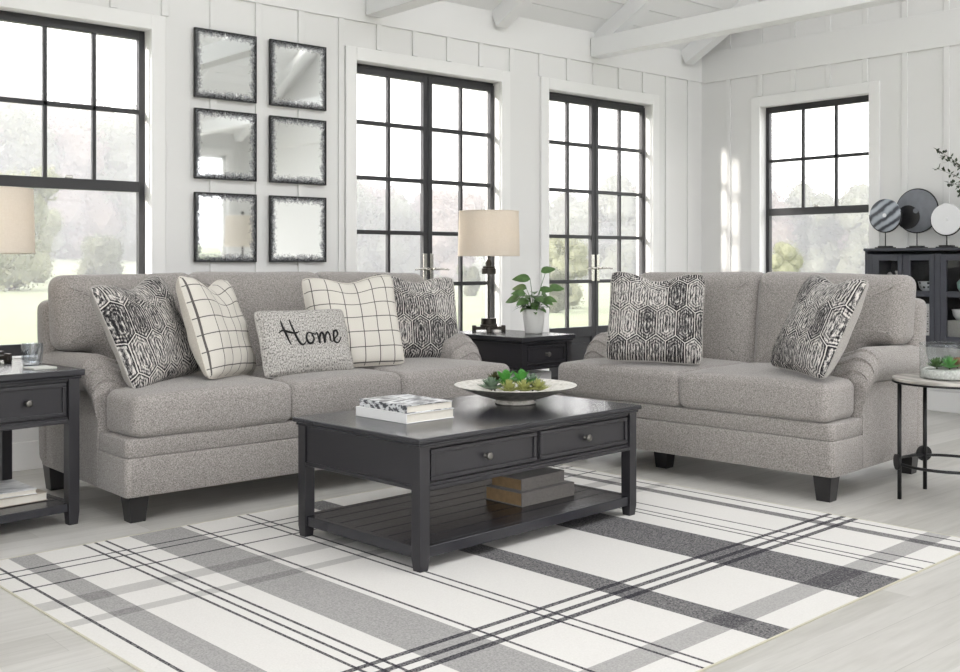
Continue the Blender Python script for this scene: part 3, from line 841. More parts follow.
# left end table shelf
px, py = loc2w(LT, 0.09, 0.14)
M['tanpaper'] = plain('tan_book_cover', (176, 166, 152), 0.7, nz=(20, 0.1))
book('beige book lying on the lower shelf of the left end table', (px+0.01, py, 0.091), radians(6.5), 0.27, 0.30, 0.035, M['tanpaper'])
book('magazine with a grey photo cover topmost on the left end table shelf', (px-0.02, py+0.01, 0.1265), radians(2), 0.25, 0.27, 0.022, photocover(), name='magazine', cat='magazine')
px, py = loc2w(BT, 0.06, 0.06)
MB().box(0, 0.26, 0, 0.30, 0, 0.335, 0.004, 2).build('storage_box', M['whitecover'], None, (px, py, 0.091))
o = bpy.data.objects['storage_box']; o.rotation_euler = (0, 0, radians(2)); tag(o, 'plain white box on the lower shelf of the corner end table', 'box')
# coaster + cut glass on left end table
cx0, cy0 = 1.575, 4.60
o = MB().box(-0.05, 0.05, -0.05, 0.05, 0, 0.008, 0.002, 2).build('coaster', plain('pale_stone', (205, 206, 200), 0.4, nz=(20, 0.08)), None, (cx0, cy0, 0.652)); o.rotation_euler = (0, 0, radians(8))
tag(o, 'square pale stone coaster on the left end table', 'coaster')
mb = MB(); rg = []; n = 24
prof = [(0.033, 0), (0.036, 0.004), (0.040, 0.03), (0.043, 0.06), (0.045, 0.095), (0.042, 0.095), (0.040, 0.06), (0.036, 0.03), (0.032, 0.014), (0.001, 0.012)]
for j, (r, z) in enumerate(prof):
    rg.append([((r+(0.003 if (i+j) % 2 and 0 < j < 4 else 0))*cos(2*pi*i/n), (r+(0.003 if (i+j) % 2 and 0 < j < 4 else 0))*sin(2*pi*i/n), z) for i in range(n)])
mb.rings(rg, cap1=False, smooth=False)
o = mb.build('drinking_glass', M['thickglass'], None, (1.60, 4.77, 0.652)); tag(o, 'short cut-glass tumbler on the left end table', 'glass')

# ------------------------------------------------------------------ lamps
def table_lamp(label, loc, name='table_lamp'):
    root = thing(name, label, 'lamp', loc, radians(-41)); z = 0
    mb = MB()
    mb.box(-0.104, 0.104, -0.02, 0.02, 0.012, 0.032, 0.003, 1).box(-0.02, 0.02, -0.104, 0.104, 0.012, 0.032, 0.003, 1)
    for sx, sy in ((1, 0), (-1, 0), (0, 1), (0, -1)): mb.box(sx*0.094-0.014, sx*0.094+0.014, sy*0.094-0.014, sy*0.094+0.014, 0, 0.04, 0.003, 1)
    mb.box(-0.055, 0.055, -0.055, 0.055, 0.032, 0.048, 0.003, 1)
    mb.build('base', M['bronze'], root)
    MB().lathe([(0.05, 0.048), (0.05, 0.085)], 32).build('lower_cap', M['bronze'], root, sharp=40)
    mb = MB(); mb.lathe([(0.044, 0.085), (0.044, 0.375)], 32, cap0=False, cap1=False); mb.build('glass_tube', M['clearglass'], root)
    mb = MB(); mb.lathe([(0.046, 0.370), (0.046, 0.405), (0.040, 0.408), (0.040, 0.42), (0.012, 0.422)], 32); mb.build('upper_cap', M['bronze'], root, sharp=40)
    MB().cyl((0, 0, 0.08), (0, 0, 0.375), 0.008, 14).cyl((0, 0, 0.42), (0, 0, 0.60), 0.006, 12).lathe([(0.02, 0.42), (0.022, 0.44), (0.016, 0.46)], 20).build('rod', M['bronze'], root, sharp=40)
    zb, zt = 0.488, 0.773; r0, r1 = 0.200, 0.193
    mb = MB(); mb.lathe([(r0, zb), (r1, zt)], 56, cap0=False, cap1=False)
    mb.lathe([(r0-0.003, zb), (r1-0.003, zt)], 56, cap0=False, cap1=False)
    sh = mb.build('lamp_shade', M['shade'], root)
    MB().tube([(r0*cos(2*pi*k/48), r0*sin(2*pi*k/48), zb) for k in range(49)], 0.003, 6).build('lower_ring', M['shade'], sh)
    mb = MB(); mb.tube([(r1*cos(2*pi*k/48), r1*sin(2*pi*k/48), zt) for k in range(49)], 0.003, 6)
    for k in range(3): mb.tube([(0, 0, zt-0.03), (r1*cos(k*2.094), r1*sin(k*2.094), zt-0.005)], 0.002, 5)
    mb.build('shade_spider', M['shade'], sh)
    MB().cyl((0, 0, 0.74), (0, 0, 0.775), 0.003, 8).lathe([(0.008, 0.765), (0.010, 0.772), (0.004, 0.780)], 12).build('finial', M['bronze'], root)
    b = MB(); b.lathe([(0.012, 0.575), (0.018, 0.60), (0.030, 0.635), (0.028, 0.66), (0.012, 0.68)], 18); g = G('warm_bulb'); e = g.n('ShaderNodeEmission'); e.inputs[0].default_value = (1, 0.80, 0.58, 1); e.inputs[1].default_value = 14; g.link(e.outputs[0], g.out.inputs[0])
    b.build('bulb', g.m, root)
    return root
table_lamp('drum-shade lamp with a clear glass column on the corner end table', (4.59, 5.148, 0.6525))
lp = bpy.data.objects['table_lamp']
c = copy_tree(lp); c.location = (1.49, 5.03, 0.6525)
tag(c, 'drum-shade lamp on the left end table, its shade cut by the photo edge', 'lamp')
# floor lamp seen only in a mirror
fl = thing('floor_lamp', 'drum-shade floor lamp seen only as a reflection in the lower left mirror', 'lamp', (5.83, 1.01, 0))
MB().lathe([(0.14, 0), (0.14, 0.02), (0.02, 0.03)], 32).build('base', M['bronze'], fl, sharp=40)
MB().cyl((0, 0, 0.02), (0, 0, 1.60), 0.011, 12).build('pole', M['bronze'], fl)
MB().lathe([(0.20, 1.27), (0.185, 1.61)], 48, cap0=False, cap1=False).build('lamp_shade', M['shade'], fl)
MB().lathe([(0.012, 1.62), (0.02, 1.64), (0.012, 1.66)], 12).build('finial', M['black'], fl)

# ------------------------------------------------------------------ mirrors
ms = []
for r, (zb, zt) in enumerate(((2.070, 2.478), (1.592, 2.006), (1.100, 1.512))):
    for cidx, (xa, xb) in enumerate(((2.879, 3.287), (3.380, 3.790))):
        row = ('top', 'middle', 'bottom')[r]; cl = ('left', 'right')[cidx]
        t = thing('wall_mirror', '%s %s one of six square mirrors with blackened speckled edges above the sofa' % (row, cl), 'mirror', ((xa+xb)/2, YA-0.015, (zb+zt)/2), 0, 'six antiqued square wall mirrors')
        hw, hh = (xb-xa)/2, (zt-zb)/2; f = 0.006
        MB().box(-hw, hw, -0.018, 0, -hh, -hh+f).box(-hw, hw, -0.018, 0, hh-f, hh).box(-hw, -hw+f, -0.018, 0, -hh+f, hh-f).box(hw-f, hw, -0.018, 0, -hh+f, hh-f).box(-hw+f, hw-f, -0.006, 0, -hh+f, hh-f).build('frame', M['black'], t)
        bm = bmesh.new(); uvl = bm.loops.layers.uv.new('UVMap')
        q = [(-hw+f, -hh+f), (hw-f, -hh+f), (hw-f, hh-f), (-hw+f, hh-f)]
        fc = bm.faces.new([bm.verts.new((a, -0.014, b)) for a, b in q])
        off = r*2+cidx
        for lp_, uvc in zip(fc.loops, ((0, 0), (1, 0), (1, 1), (0, 1))): lp_[uvl].uv = uvc
        me = bpy.data.meshes.new('mirror_glass'); bm.to_mesh(me); bm.free(); me.materials.append(M['mirror'])
        mo = bpy.data.objects.new('mirror_glass', me); COL.objects.link(mo); mo.parent = t

# ------------------------------------------------------------------ plants
def leaf(mb, base, direction, up, length, width, curl=0.25, cup=0.25, n=5, blunt=False):
    d = Vector(direction).normalized(); u = Vector(up); s = d.cross(u).normalized(); u = s.cross(d).normalized()
    rows = []
    for i in range(n+1):
        t = i/n; wd = (width/2*(sin(pi*min(1, t**0.75*0.98+0.02))**0.8) if i < n else 0.0008) if not blunt else width/2*(0.15+0.85*t**0.7)*sqrt(max(0.0, 1-t**3.2))+0.0005
        c = Vector(base)+d*(length*t)-u*(curl*length*t*t)
        rows.append([c-s*wd+u*cup*wd, c, c+s*wd+u*cup*wd])
    V = [[mb.bm.verts.new(p) for p in r] for r in rows]
    for a, b in zip(V[:-1], V[1:]):
        for k in (0, 1):
            f = mb.bm.faces.new((a[k], a[k+1], b[k+1], b[k])); f.smooth = True
def rosette(mb, c, r, n=18, up=0.6, wid=0.42, layers=3, blunt=False):
    for L in range(layers):
        k = max(4, int(n*(1-L/layers*0.55)/1.6)); rr = r*(1-L*0.13); el = 0.12+(up+0.35)*L/layers*1.7
        for i in range(k):
            a = 2*pi*(i+0.5*L)/k+random.uniform(-0.1, 0.1)
            d = (cos(a)*cos(el), sin(a)*cos(el), sin(el))
            leaf(mb, (c[0], c[1], c[2]+0.004*L), d, (0, 0, 1) if abs(d[2]) < 0.97 else (1, 0, 0), rr*random.uniform(0.9, 1.08), rr*wid, -0.25, 0.35, 5, blunt)
def succulent(name, label, c, r, mat, n=18, up=0.6, wid=0.42, layers=3, group=None, stem=0.0):
    root = thing(name, label, 'plant', c, 0, group)
    mb = MB(); rosette(mb, (0, 0, stem), r, n, up, wid, layers, wid > 0.6); mb.build('leaves', mat, root)
    MB().cyl((0, 0, -0.006), (0, 0, stem+0.006), 0.004, 8).build('stem', M['leafdark'], root)
    return root
# decorative bowl on coffee table
bx, by, bz = 3.215, 3.43, 0.4800
bowl = thing('bowl', 'wide shallow white footed bowl filled with succulents on the coffee table', 'bowl', (bx, by, bz))
g = G('weathered_white_glaze'); n_ = g.noise(g.coord(), 40, 4, 0.7)
zc = g.xyz(g.coord())[2]
g.pbr(g.ramp(n_, [(0.3, srgb(168, 164, 156)), (0.5, srgb(214, 211, 204)), (0.7, srgb(232, 230, 225))]), 0.5, 0, g.bump(n_, 0.3, 0.002))
inner = g.m
g = G('grey_ribbed_glaze'); n_ = g.noise(g.scale(g.coord(), (30, 30, 200)), 1, 3)
g.pbr(g.ramp(n_, [(0.3, srgb(104, 102, 98)), (0.7, srgb(176, 173, 167))]), 0.45, 0.2); outer = g.m
MB().lathe([(0.085, 0.0), (0.09, 0.004), (0.075, 0.016), (0.09, 0.022)], 48).build('foot', inner, bowl, sharp=50)
MB().lathe([(0.04, 0.018), (0.10, 0.022), (0.17, 0.042), (0.23, 0.066), (0.262, 0.078)], 64, cap1=False).build('bowl_underside', outer, bowl)
MB().lathe([(0.262, 0.078), (0.27, 0.082), (0.262, 0.083), (0.22, 0.070), (0.16, 0.052), (0.09, 0.036), (0.01, 0.032)], 64, cap0=False).build('bowl_inside', inner, bowl)
# orientation of view from camera for left/right placement
vr = Vector((0.7518, -0.6593)); vf = Vector((0.6593, 0.7518))
def off(rr, ff): p = vr*rr+vf*ff; return (bx+p.x, by+p.y)
spec = [(-0.105, -0.02, 0.066, 'leafsage', 'sage green rosette succulent at the left side of the bowl', 26, 0.35, 0.40, 3, 0.03),
        (-0.09, 0.06, 0.060, 'leafdark', 'small dusky brown succulent at the back left of the bowl', 22, 0.6, 0.38, 3, 0.09),
        (-0.045, 0.03, 0.074, 'leafbright', 'bright green broad-leaved succulent left of centre in the bowl', 10, 0.8, 0.75, 3, 0.09),
        (0.025, 0.04, 0.074, 'leafbright', 'bright green broad-leaved succulent right of centre in the bowl', 10, 0.8, 0.75, 3, 0.09),
        (-0.03, -0.055, 0.062, 'leafyellow', 'pale yellow-green spiky succulent at the front of the bowl', 34, 0.6, 0.20, 4, 0.015),
        (0.035, -0.05, 0.060, 'leafyellow', 'pale yellow-green rosette succulent right of the spiky one in the bowl', 30, 0.5, 0.30, 3, 0.015),
        (0.098, -0.02, 0.060, 'leafyellow', 'olive fringed succulent at the right side of the bowl', 34, 0.5, 0.26, 3, 0.015),
        (0.078, 0.05, 0.062, 'leafsage', 'blue-green succulent at the back right of the bowl', 22, 0.5, 0.42, 3, 0.06)]
for rr, ff, r, mt, lb, n, up, wid, ly, stm in spec:
    p = off(rr, ff)
    succulent('succulent', lb, (p[0], p[1], bz+0.040), r*1.02, M[mt], n, up+0.25, wid, ly+1, None, 0.012+stm*0.30)
# moss bed in bowl
# potted plant on corner table
pp = thing('potted_plant', 'leafy green houseplant in a tapered white pot on the corner end table', 'plant', (4.685, 4.83, 0.6525))
MB().lathe([(0.052, 0), (0.055, 0.003), (0.073, 0.145), (0.074, 0.152), (0.068, 0.152), (0.066, 0.135), (0.002, 0.134)], 40, cap1=False).build('pot', M['white_ceramic'], pp, sharp=50)
MB().lathe([(0.066, 0.132), (0.05, 0.140), (0.001, 0.145)], 24).build('soil', M['soil'], pp)
mbs, mbl = MB(), MB()
stems = [(0.10, 0.0, 0.245, 0.085), (-0.03, 0.0, 0.20, 0.10), (-0.06, 0.02, 0.14, 0.095), (0.13, 0.02, 0.14, 0.095), (-0.11, 0.03, 0.08, 0.10), (-0.05, -0.04, 0.07, 0.085), (0.06, -0.05, 0.07, 0.08),
         (0.02, -0.05, 0.09, 0.085), (0.07, 0.05, 0.10, 0.085), (-0.02, 0.06, 0.10, 0.08), (0.0, -0.02, 0.12, 0.075), (0.05, 0.0, 0.13, 0.08), (-0.07, -0.02, 0.11, 0.08), (0.09, -0.03, 0.08, 0.07)]
for k, (r_, f_, hz, ln) in enumerate(stems):
    tipv = vr*r_*0.75+vf*f_
    tip = Vector((tipv.x, tipv.y, 0.14+hz)); b0 = Vector((tipv.x*0.12, tipv.y*0.12, 0.138))
    mid = b0.lerp(tip, 0.55)+Vector((0, 0, 0.02))
    mbs.tube([b0, mid, tip], [0.0028, 0.0022, 0.0016], 6)
    dirv = Vector((tipv.x, tipv.y, 0)); dirv = dirv.normalized() if dirv.length > 1e-4 else Vector((1, 0, 0))
    if k == 0: dirv = Vector((vr.x*0.4, vr.y*0.4, 0.25)); tip -= Vector((vr.x*0.03, vr.y*0.03, 0))
    if k == 1: dirv = Vector((-vr.x, -vr.y, 0.12))
    leaf(mbl, tip, (dirv.x, dirv.y, 0.15 if hz > 0.1 else -0.1), (-vf.x*0.9, -vf.y*0.9, 0.7), ln*1.12, ln*0.66, 0.30, 0.18, 7)
for k in range(46):
    a = random.uniform(0, 2*pi); rr = random.uniform(0.01, 0.065); hz = random.uniform(0.0, 0.085)
    b0 = Vector((rr*0.4*cos(a), rr*0.4*sin(a), 0.138)); tip = Vector((rr*cos(a), rr*sin(a), 0.15+hz)); mbs.tube([b0, tip], 0.0018, 5)
    leaf(mbl, tip, (cos(a), sin(a), random.uniform(-0.2, 0.4)), (0, 0, 1), random.uniform(0.05, 0.078), 0.040, 0.45, 0.2, 5)
mbs.build('stems', M['leaf'], pp); mbl.build('leaves', M['leaf'], pp)

# ------------------------------------------------------------------ round accent table + terrarium
RC = (4.904, 2.296)
rt = thing('round_accent_table', 'round black-legged accent table with a pale top at the right edge', 'table', (RC[0], RC[1], 0))
MB().lathe([(0.244, 0.547), (0.247, 0.549), (0.247, 0.559), (0.244, 0.561)], 72).build('table_top', M['drift'], rt, sharp=50)
MB().lathe([(0.246, 0.538), (0.248, 0.539), (0.248, 0.5465), (0.246, 0.5468)], 72).build('rim', M['black'], rt, sharp=50)
RL = 0.226
leg_xy = [(4.740, 2.450), (5.040, 2.477), (4.90+0.15, 2.296-0.17)]
for (x, y) in leg_xy:
    dx, dy = x-RC[0], y-RC[1]; n = sqrt(dx*dx+dy*dy); dx, dy = dx/n*RL, dy/n*RL
    lg = MB().cyl((dx, dy, 0), (dx, dy, 0.538), 0.0095, 14).build('leg', M['black'], rt)
    nrm = Vector((dx, dy, 0)).normalized()
    MB().cyl(Vector((dx, dy, 0.172))+nrm*0.004, Vector((dx, dy, 0.172))+nrm*0.016, 0.037, 28).build('disc', M['black'], lg, sharp=40)
mb = MB()
for zz, rr in ((0.165, RL), ): mb.tube([(rr*cos(2*pi*k/64), rr*sin(2*pi*k/64), zz) for k in range(65)], 0.007, 8)
mb.build('stretcher_ring', M['black'], rt)
TZ = 0.5612; TC = (4.895, 2.285)
tr = thing('terrarium', 'clear glass cylinder terrarium on the round accent table', 'terrarium', (TC[0], TC[1], TZ))
MB().lathe([(0.125, 0.0), (0.132, 0.003), (0.132, 0.160)], 56, cap1=False).build('glass_cylinder', M['terrglass'], tr)
MB().tube([(0.132*cos(2*pi*k/56), 0.132*sin(2*pi*k/56), 0.160) for k in range(57)], 0.003, 6).build('rim', M['terrglass'], tr)
gv = MB().lathe([(0.122, 0.004), (0.127, 0.010), (0.127, 0.036), (0.11, 0.046), (0.001, 0.052)], 40).build('gravel', M['gravel'], None, (TC[0], TC[1], TZ))
tag(gv, 'white gravel lying in the bottom of the terrarium', 'gravel', None, 'stuff')
for rr, ff, r, mt, lb, n, up, wid in ((-0.075, -0.03, 0.048, 'leaf', 'dark green spiky succulent at the left of the terrarium', 16, 0.9, 0.22), (-0.03, -0.06, 0.052, 'leafbright', 'bright green pointed succulent near the front of the terrarium', 16, 1.0, 0.24),
                     (0.02, -0.03, 0.050, 'leafpink', 'pinkish rosette succulent in the terrarium', 16, 0.6, 0.34), (0.0, 0.03, 0.055, 'leafsage', 'grey-green succulent at the back of the terrarium', 16, 0.9, 0.28), (0.06, 0.0, 0.05, 'leaf', 'dark green succulent at the right of the terrarium', 16, 0.9, 0.24)):
    p = vr*rr+vf*ff; succulent('succulent', lb, (TC[0]+p.x, TC[1]+p.y, TZ+0.050), r*1.12, M[mt], n*2, up*0.7, wid*1.15, 4, None, 0.004)

# ------------------------------------------------------------------ display cabinet
CX0, CX1 = 7.36, 7.722; CY1 = 4.075; CY0 = 2.38; CZ0, CZ1 = 0.50, 1.20
cab = thing('display_cabinet', 'slate grey glass-door cabinet against the right-hand wall behind the loveseat', 'cabinet', ((CX0+CX1)/2, (CY0+CY1)/2, 0))
ox, oy = (CX0+CX1)/2, (CY0+CY1)/2
def cb(mb, x0, x1, y0, y1, z0, z1, b=0.002): return mb.box(x0-ox, x1-ox, y0-oy, y1-oy, z0, z1, b, 1)
mb = MB(); cb(mb, CX0, CX1, CY0, CY0+0.02, CZ0, CZ1-0.02); cb(mb, CX0, CX1, CY1-0.02, CY1, CZ0, CZ1-0.02); cb(mb, CX0, CX1, CY0, CY1, CZ0, CZ0+0.03)
mb.build('body', M['cab'], cab)
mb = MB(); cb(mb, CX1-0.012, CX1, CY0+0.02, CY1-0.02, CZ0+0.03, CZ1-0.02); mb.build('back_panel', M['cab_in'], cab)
mb = MB(); cb(mb, CX0-0.02, CX1, CY0-0.02, CY1+0.002, CZ1-0.02, CZ1, 0.004); mb.build('cabinet_top', M['cab'], cab)
mb = MB(); cb(mb, CX0+0.03, CX1-0.012, CY0+0.02, CY1-0.02, 0.865, 0.885); mb.build('shelf', M['cab'], cab)
for y in (CY0+0.03, CY1-0.03, (CY0+CY1)/2):
    for x in (CX0+0.03, CX1-0.03):
        mb = MB(); cb(mb, x-0.02, x+0.02, y-0.02, y+0.02, 0, CZ0); mb.build('leg', M['cab'], cab)
doors = [(3.785, 4.010, 3.819, 3.963), (3.548, 3.778, 3.585, 3.727)]
doors += [(3.270, 3.505, 3.310, 3.465), (3.028, 3.262, 3.065, 3.220), (2.76, 2.99, 2.80, 2.95), (2.52, 2.75, 2.56, 2.71)]
for (d0, d1, g0, g1) in doors:
    mb = MB(); f0, f1 = CX0-0.002, CX0+0.02; z0, z1 = CZ0+0.035, CZ1-0.045; t0, t1 = z0+0.045, z1-0.045
    cb(mb, f0, f1, d0, g0, z0, z1); cb(mb, f0, f1, g1, d1, z0, z1); cb(mb, f0, f1, g0, g1, z0, t0); cb(mb, f0, f1, g0, g1, t1, z1)
    cb(mb, f0+0.002, f1, g0, g1, 0.855, 0.895)
    dr = mb.build('door', M['cab'], cab)
    mb = MB(); cb(mb, CX0+0.008, CX0+0.011, g0, g1, t0, t1, 0); mb.build('pane', M['clearglass'], dr)
for y0_, y1_ in ((4.012, 4.055), (3.507, 3.546), (3.0, 3.026)):
    mb = MB(); cb(mb, CX0, CX0+0.018, y0_, y1_, CZ0+0.03, CZ1-0.04); mb.build('stile', M['cab'], cab)
# things in the cabinet
def lathe_thing(name, label, cat, loc, prof, mat, seg=32, sharp=50):
    o = MB().lathe(prof, seg).build(name, mat, None, loc, sharp=sharp); return tag(o, label, cat)
g = G('white_bowl_with_black_dots')
vz = g.n('ShaderNodeTexVoronoi'); g.link(g.coord(), vz.inputs['Vector']); vz.inputs['Scale'].default_value = 32; vz.inputs['Randomness'].default_value = 0.1
g.pbr(g.mix(g.M('LESS_THAN', vz.outputs['Distance'], 0.28), srgb(214, 218, 222), srgb(40, 42, 48)), 0.4); M['spotted'] = g.m
lathe_thing('bowl', 'white bowl with black dots on the middle shelf of the display cabinet', 'bowl', (7.50, 3.66, 0.8855), [(0.035, 0), (0.04, 0.004), (0.062, 0.03), (0.072, 0.075), (0.068, 0.075), (0.05, 0.02), (0.002, 0.01)], M['spotted'])
for dy, lb in ((0.0, 'left'), ):
    pass
lathe_thing('vase', 'small white vase behind the leftmost glass door of the cabinet', 'vase', (7.50, 3.885, 0.8855), [(0.03, 0), (0.045, 0.03), (0.05, 0.07), (0.03, 0.11), (0.018, 0.125), (0.026, 0.15), (0.02, 0.15), (0.014, 0.12)], M['white_ceramic'])
lathe_thing('jar', 'low white jar beside the small vase in the cabinet', 'jar', (7.56, 3.985, 0.8855), [(0.03, 0), (0.038, 0.02), (0.038, 0.10), (0.02, 0.12), (0.008, 0.14)], M['white_ceramic'])
bb = thing('book', 'white book standing upright on the lower level behind the second cabinet door', 'book', (7.44, 3.615, 0.5305))
MB().box(0, 0.18, 0, 0.004, 0, 0.27, 0.001, 1).box(0, 0.18, 0.036, 0.04, 0, 0.27, 0.001, 1).box(-0.003, 0.002, 0, 0.04, 0, 0.27, 0.001, 1).build('cover', M['whitecover'], bb)
MB().box(0.003, 0.175, 0.004, 0.036, 0.003, 0.267).build('pages', M['page'], bb)
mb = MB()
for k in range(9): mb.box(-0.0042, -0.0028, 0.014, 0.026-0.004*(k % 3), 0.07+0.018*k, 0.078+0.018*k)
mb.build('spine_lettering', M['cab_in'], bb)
lathe_thing('vase', 'pale teal vase behind the third cabinet door', 'vase', (7.50, 3.395, 0.8855), [(0.03, 0), (0.05, 0.03), (0.055, 0.07), (0.03, 0.10), (0.022, 0.13), (0.028, 0.14)], plain('pale_teal_glaze', (160, 196, 190), 0.3))
lathe_thing('bowl', 'plain off-white bowl on a grey box behind the third cabinet door', 'bowl', (7.50, 3.42, 0.6915), [(0.03, 0), (0.035, 0.004), (0.055, 0.03), (0.065, 0.075), (0.06, 0.075), (0.04, 0.02), (0.002, 0.012)], M['whitestone'])
o = MB().box(-0.10, 0.10, -0.085, 0.085, 0, 0.16, 0.004, 2).build('box', plain('grey_linen_box', (150, 150, 146), 0.8, nz=(60, 0.1)), None, (7.51, 3.40, 0.5305)); tag(o, 'grey box on the cabinet floor behind the third door', 'box')

# stone discs on stands
def disc_stand(label, y, zc, r, mat, inner=None, ring_full=True, x=7.56, hub=None):
    root = thing('disc_sculpture', label, 'sculpture', (x, y, CZ1), 0); z = zc-CZ1
    mb = MB().box(-0.045, 0.045, -0.062, 0.062, 0, 0.010, 0.002, 1).box(-0.032, 0.032, -0.045, 0.045, 0.010, 0.020, 0.002, 1); mb.build('base', M['black'], root)
    MB().cyl((0, 0, 0.018), (0, 0, z-r*0.98), 0.004, 10).build('stem', M['black'], root)
    rg = []; n = 56
    for rr, xx in ((0.001, -0.011), (r*0.97, -0.011), (r, -0.008), (r, 0.008), (r*0.97, 0.011), (0.001, 0.011)):
        rg.append([(xx, rr*cos(2*pi*k/n), z+rr*sin(2*pi*k/n)) for k in range(n)])
    MB().rings(rg).build('stone_disc', mat, root, sharp=40)
    a0, a1 = (0, 2*pi) if ring_full else (-pi*1.08, pi*0.02)
    MB().tube([(0, (r+0.003)*cos(a0+(a1-a0)*k/48), z+(r+0.003)*sin(a0+(a1-a0)*k/48)) for k in range(49)], 0.0055, 8).build('ring', M['black'], root)
    if inner:
        rg = [[(xx, -r*0.30*0-0.0+inner[1]+rr*cos(2*pi*k/n), z+inner[2]+rr*sin(2*pi*k/n)) for k in range(n)] for rr, xx in ((0.001, -0.018), (inner[0], -0.018), (inner[0], -0.011), (0.001, -0.011))]
        MB().rings(rg).build('inner_disc', M['blackstone'], root, sharp=40)
    hy, hz = (inner[1], inner[2]) if inner else (0, 0)
    xx = -0.0185 if inner else -0.0115
    hy, hz = hub or (0, 0)
    MB().cyl((xx+0.001, hy, z+hz), (xx-0.006, hy, z+hz), r*0.12, 16).build('hub', M['whitestone'] if not inner else M['slate'], root, sharp=40)
    return root
disc_stand('grey banded marble disc on a thin black stand, leftmost on the cabinet', 4.009-0.0, 1.448, 0.122, M['marble'], ring_full=False, x=7.54)
disc_stand('largest disc, slate grey with a black inner disc, on a stand on the cabinet', 3.815, 1.478, 0.158, M['slate'], inner=(0.088, 0.062, -0.045), x=7.64, hub=(0.0, 0.0))
disc_stand('white stone disc on a thin black stand at the right end of the cabinet top', 3.545, 1.405, 0.112, M['whitestone'], ring_full=False, x=7.54)
# vase with branches (only twigs reach into the picture)
vs = thing('vase_of_branches', 'dark leafy twigs reaching in from the right edge above the cabinet', 'branches', (7.55, 3.17, CZ1))
MB().lathe([(0.05, 0), (0.075, 0.05), (0.08, 0.12), (0.05, 0.19), (0.03, 0.22), (0.036, 0.25), (0.028, 0.25), (0.02, 0.2), (0.002, 0.05)], 32, cap1=False).build('vase', M['white_ceramic'], vs)
tips = [(0.43, 0.70), (0.37, 0.64), (0.33, 0.46), (0.40, 0.56), (0.20, 0.72), (-0.2, 0.6), (0.28, 0.38), (0.05, 0.75), (-0.1, 0.5)]
mbs, mbl = MB(), MB()
for k, (ty, tz) in enumerate(tips):
    P0 = Vector((0, 0, 0.22)); P2 = Vector((random.uniform(-0.10, 0.0), ty, tz)); P1 = P0.lerp(P2, 0.5)+Vector((0, -0.06 if ty > 0 else 0.06, 0.07))
    path = [P0*(1-t)**2+P1*2*t*(1-t)+P2*t*t for t in [i/12 for i in range(13)]]
    mbs.tube(path, [0.003-0.0018*i/12 for i in range(13)], 6)
    for i in range(4, 13):
        for s in range(5):
            a = random.uniform(0, 2*pi); d = (random.uniform(-1, 1), random.uniform(-0.6, 1), random.uniform(-0.6, 1))
            leaf(mbl, path[i]+Vector((0, random.uniform(-0.01, 0.01), random.uniform(-0.01, 0.01))), d, (0, 0, 1), random.uniform(0.028, 0.042), random.uniform(0.017, 0.024), 0.1, 0.1, 3)
mbs.build('twigs', M['bark'], vs); mbl.build('leaves', M['eucal'], vs)

# ------------------------------------------------------------------ outdoors
def ground_z(x, y):
    r = sqrt(x*x+y*y); a = math.degrees(math.atan2(y, x))
    w = smooth01((a-57)/14)
    return -0.12 + max(0, r-9)*(0.006+0.022*w) + max(0, r-60)*0.045
bm = bmesh.new(); rs = [5.0, 7, 9, 12, 16, 22, 30, 40, 52, 66, 85, 120]; angs = [-170+i*4 for i in range(86)]
gr = [[bm.verts.new((r*cos(radians(a))+2, r*sin(radians(a)), ground_z(r*cos(radians(a)), r*sin(radians(a))))) for a in angs] for r in rs]
for i in range(len(rs)-1):
    for j in range(len(angs)-1):
        f = bm.faces.new((gr[i][j], gr[i+1][j], gr[i+1][j+1], gr[i][j+1])); f.smooth = True
me = bpy.data.meshes.new('lawn'); bm.to_mesh(me); bm.free(); me.materials.append(M['lawn'])
lawn = bpy.data.objects.new('lawn', me); COL.objects.link(lawn); tag(lawn, 'pale green lawn outside the windows', 'lawn', None, 'stuff')
MB().box(XL-2.5, XB+2.5, YF-3, YA+2.0, -0.18, -0.101).build('floor_terrace', M['deck'])['kind'] = 'structure'

def crown_mesh(seed, nleaf, R, H, squash=1.0, mat=None):
    rnd = random.Random(seed); mb = MB()
    blobs = [(rnd.uniform(-0.5, 0.5)*R, rnd.uniform(-0.5, 0.5)*R, H*rnd.uniform(0.18, 0.85), rnd.uniform(0.28, 0.55)*R) for _ in range(14)]+[(0, 0, H*0.55, R*0.7), (0, 0, H*0.2, R*0.6)]
    for bx_, by_, bz_, br in blobs:
        r = bmesh.ops.create_icosphere(mb.bm, subdivisions=3, radius=br*0.76)
        for v in r['verts']:
            v.co = Vector((v.co.x, v.co.y, v.co.z*1.1)); n = mnoise.noise(v.co*(2.2/br)+Vector((seed, bx_, by_)))
            v.co *= 1+0.35*n; v.co += Vector((bx_, by_, bz_))
    for _ in range(nleaf):
        bx_, by_, bz_, br = rnd.choice(blobs)
        d = Vector((rnd.gauss(0, 1), rnd.gauss(0, 1), rnd.gauss(0, 1))).normalized()
        c = Vector((bx_, by_, bz_))+Vector((d.x, d.y, d.z*1.15))*br*rnd.uniform(0.70, 1.12)
        s = R*rnd.uniform(0.014, 0.032); u = Vector((rnd.gauss(0, 1), rnd.gauss(0, 1), rnd.gauss(0, 1))).normalized(); v = d.cross(u).normalized()
        mb.quad([c-u*s-v*s, c+u*s-v*s*0.6, c+u*s+v*s, c-u*s*0.7+v*s])
    return mb
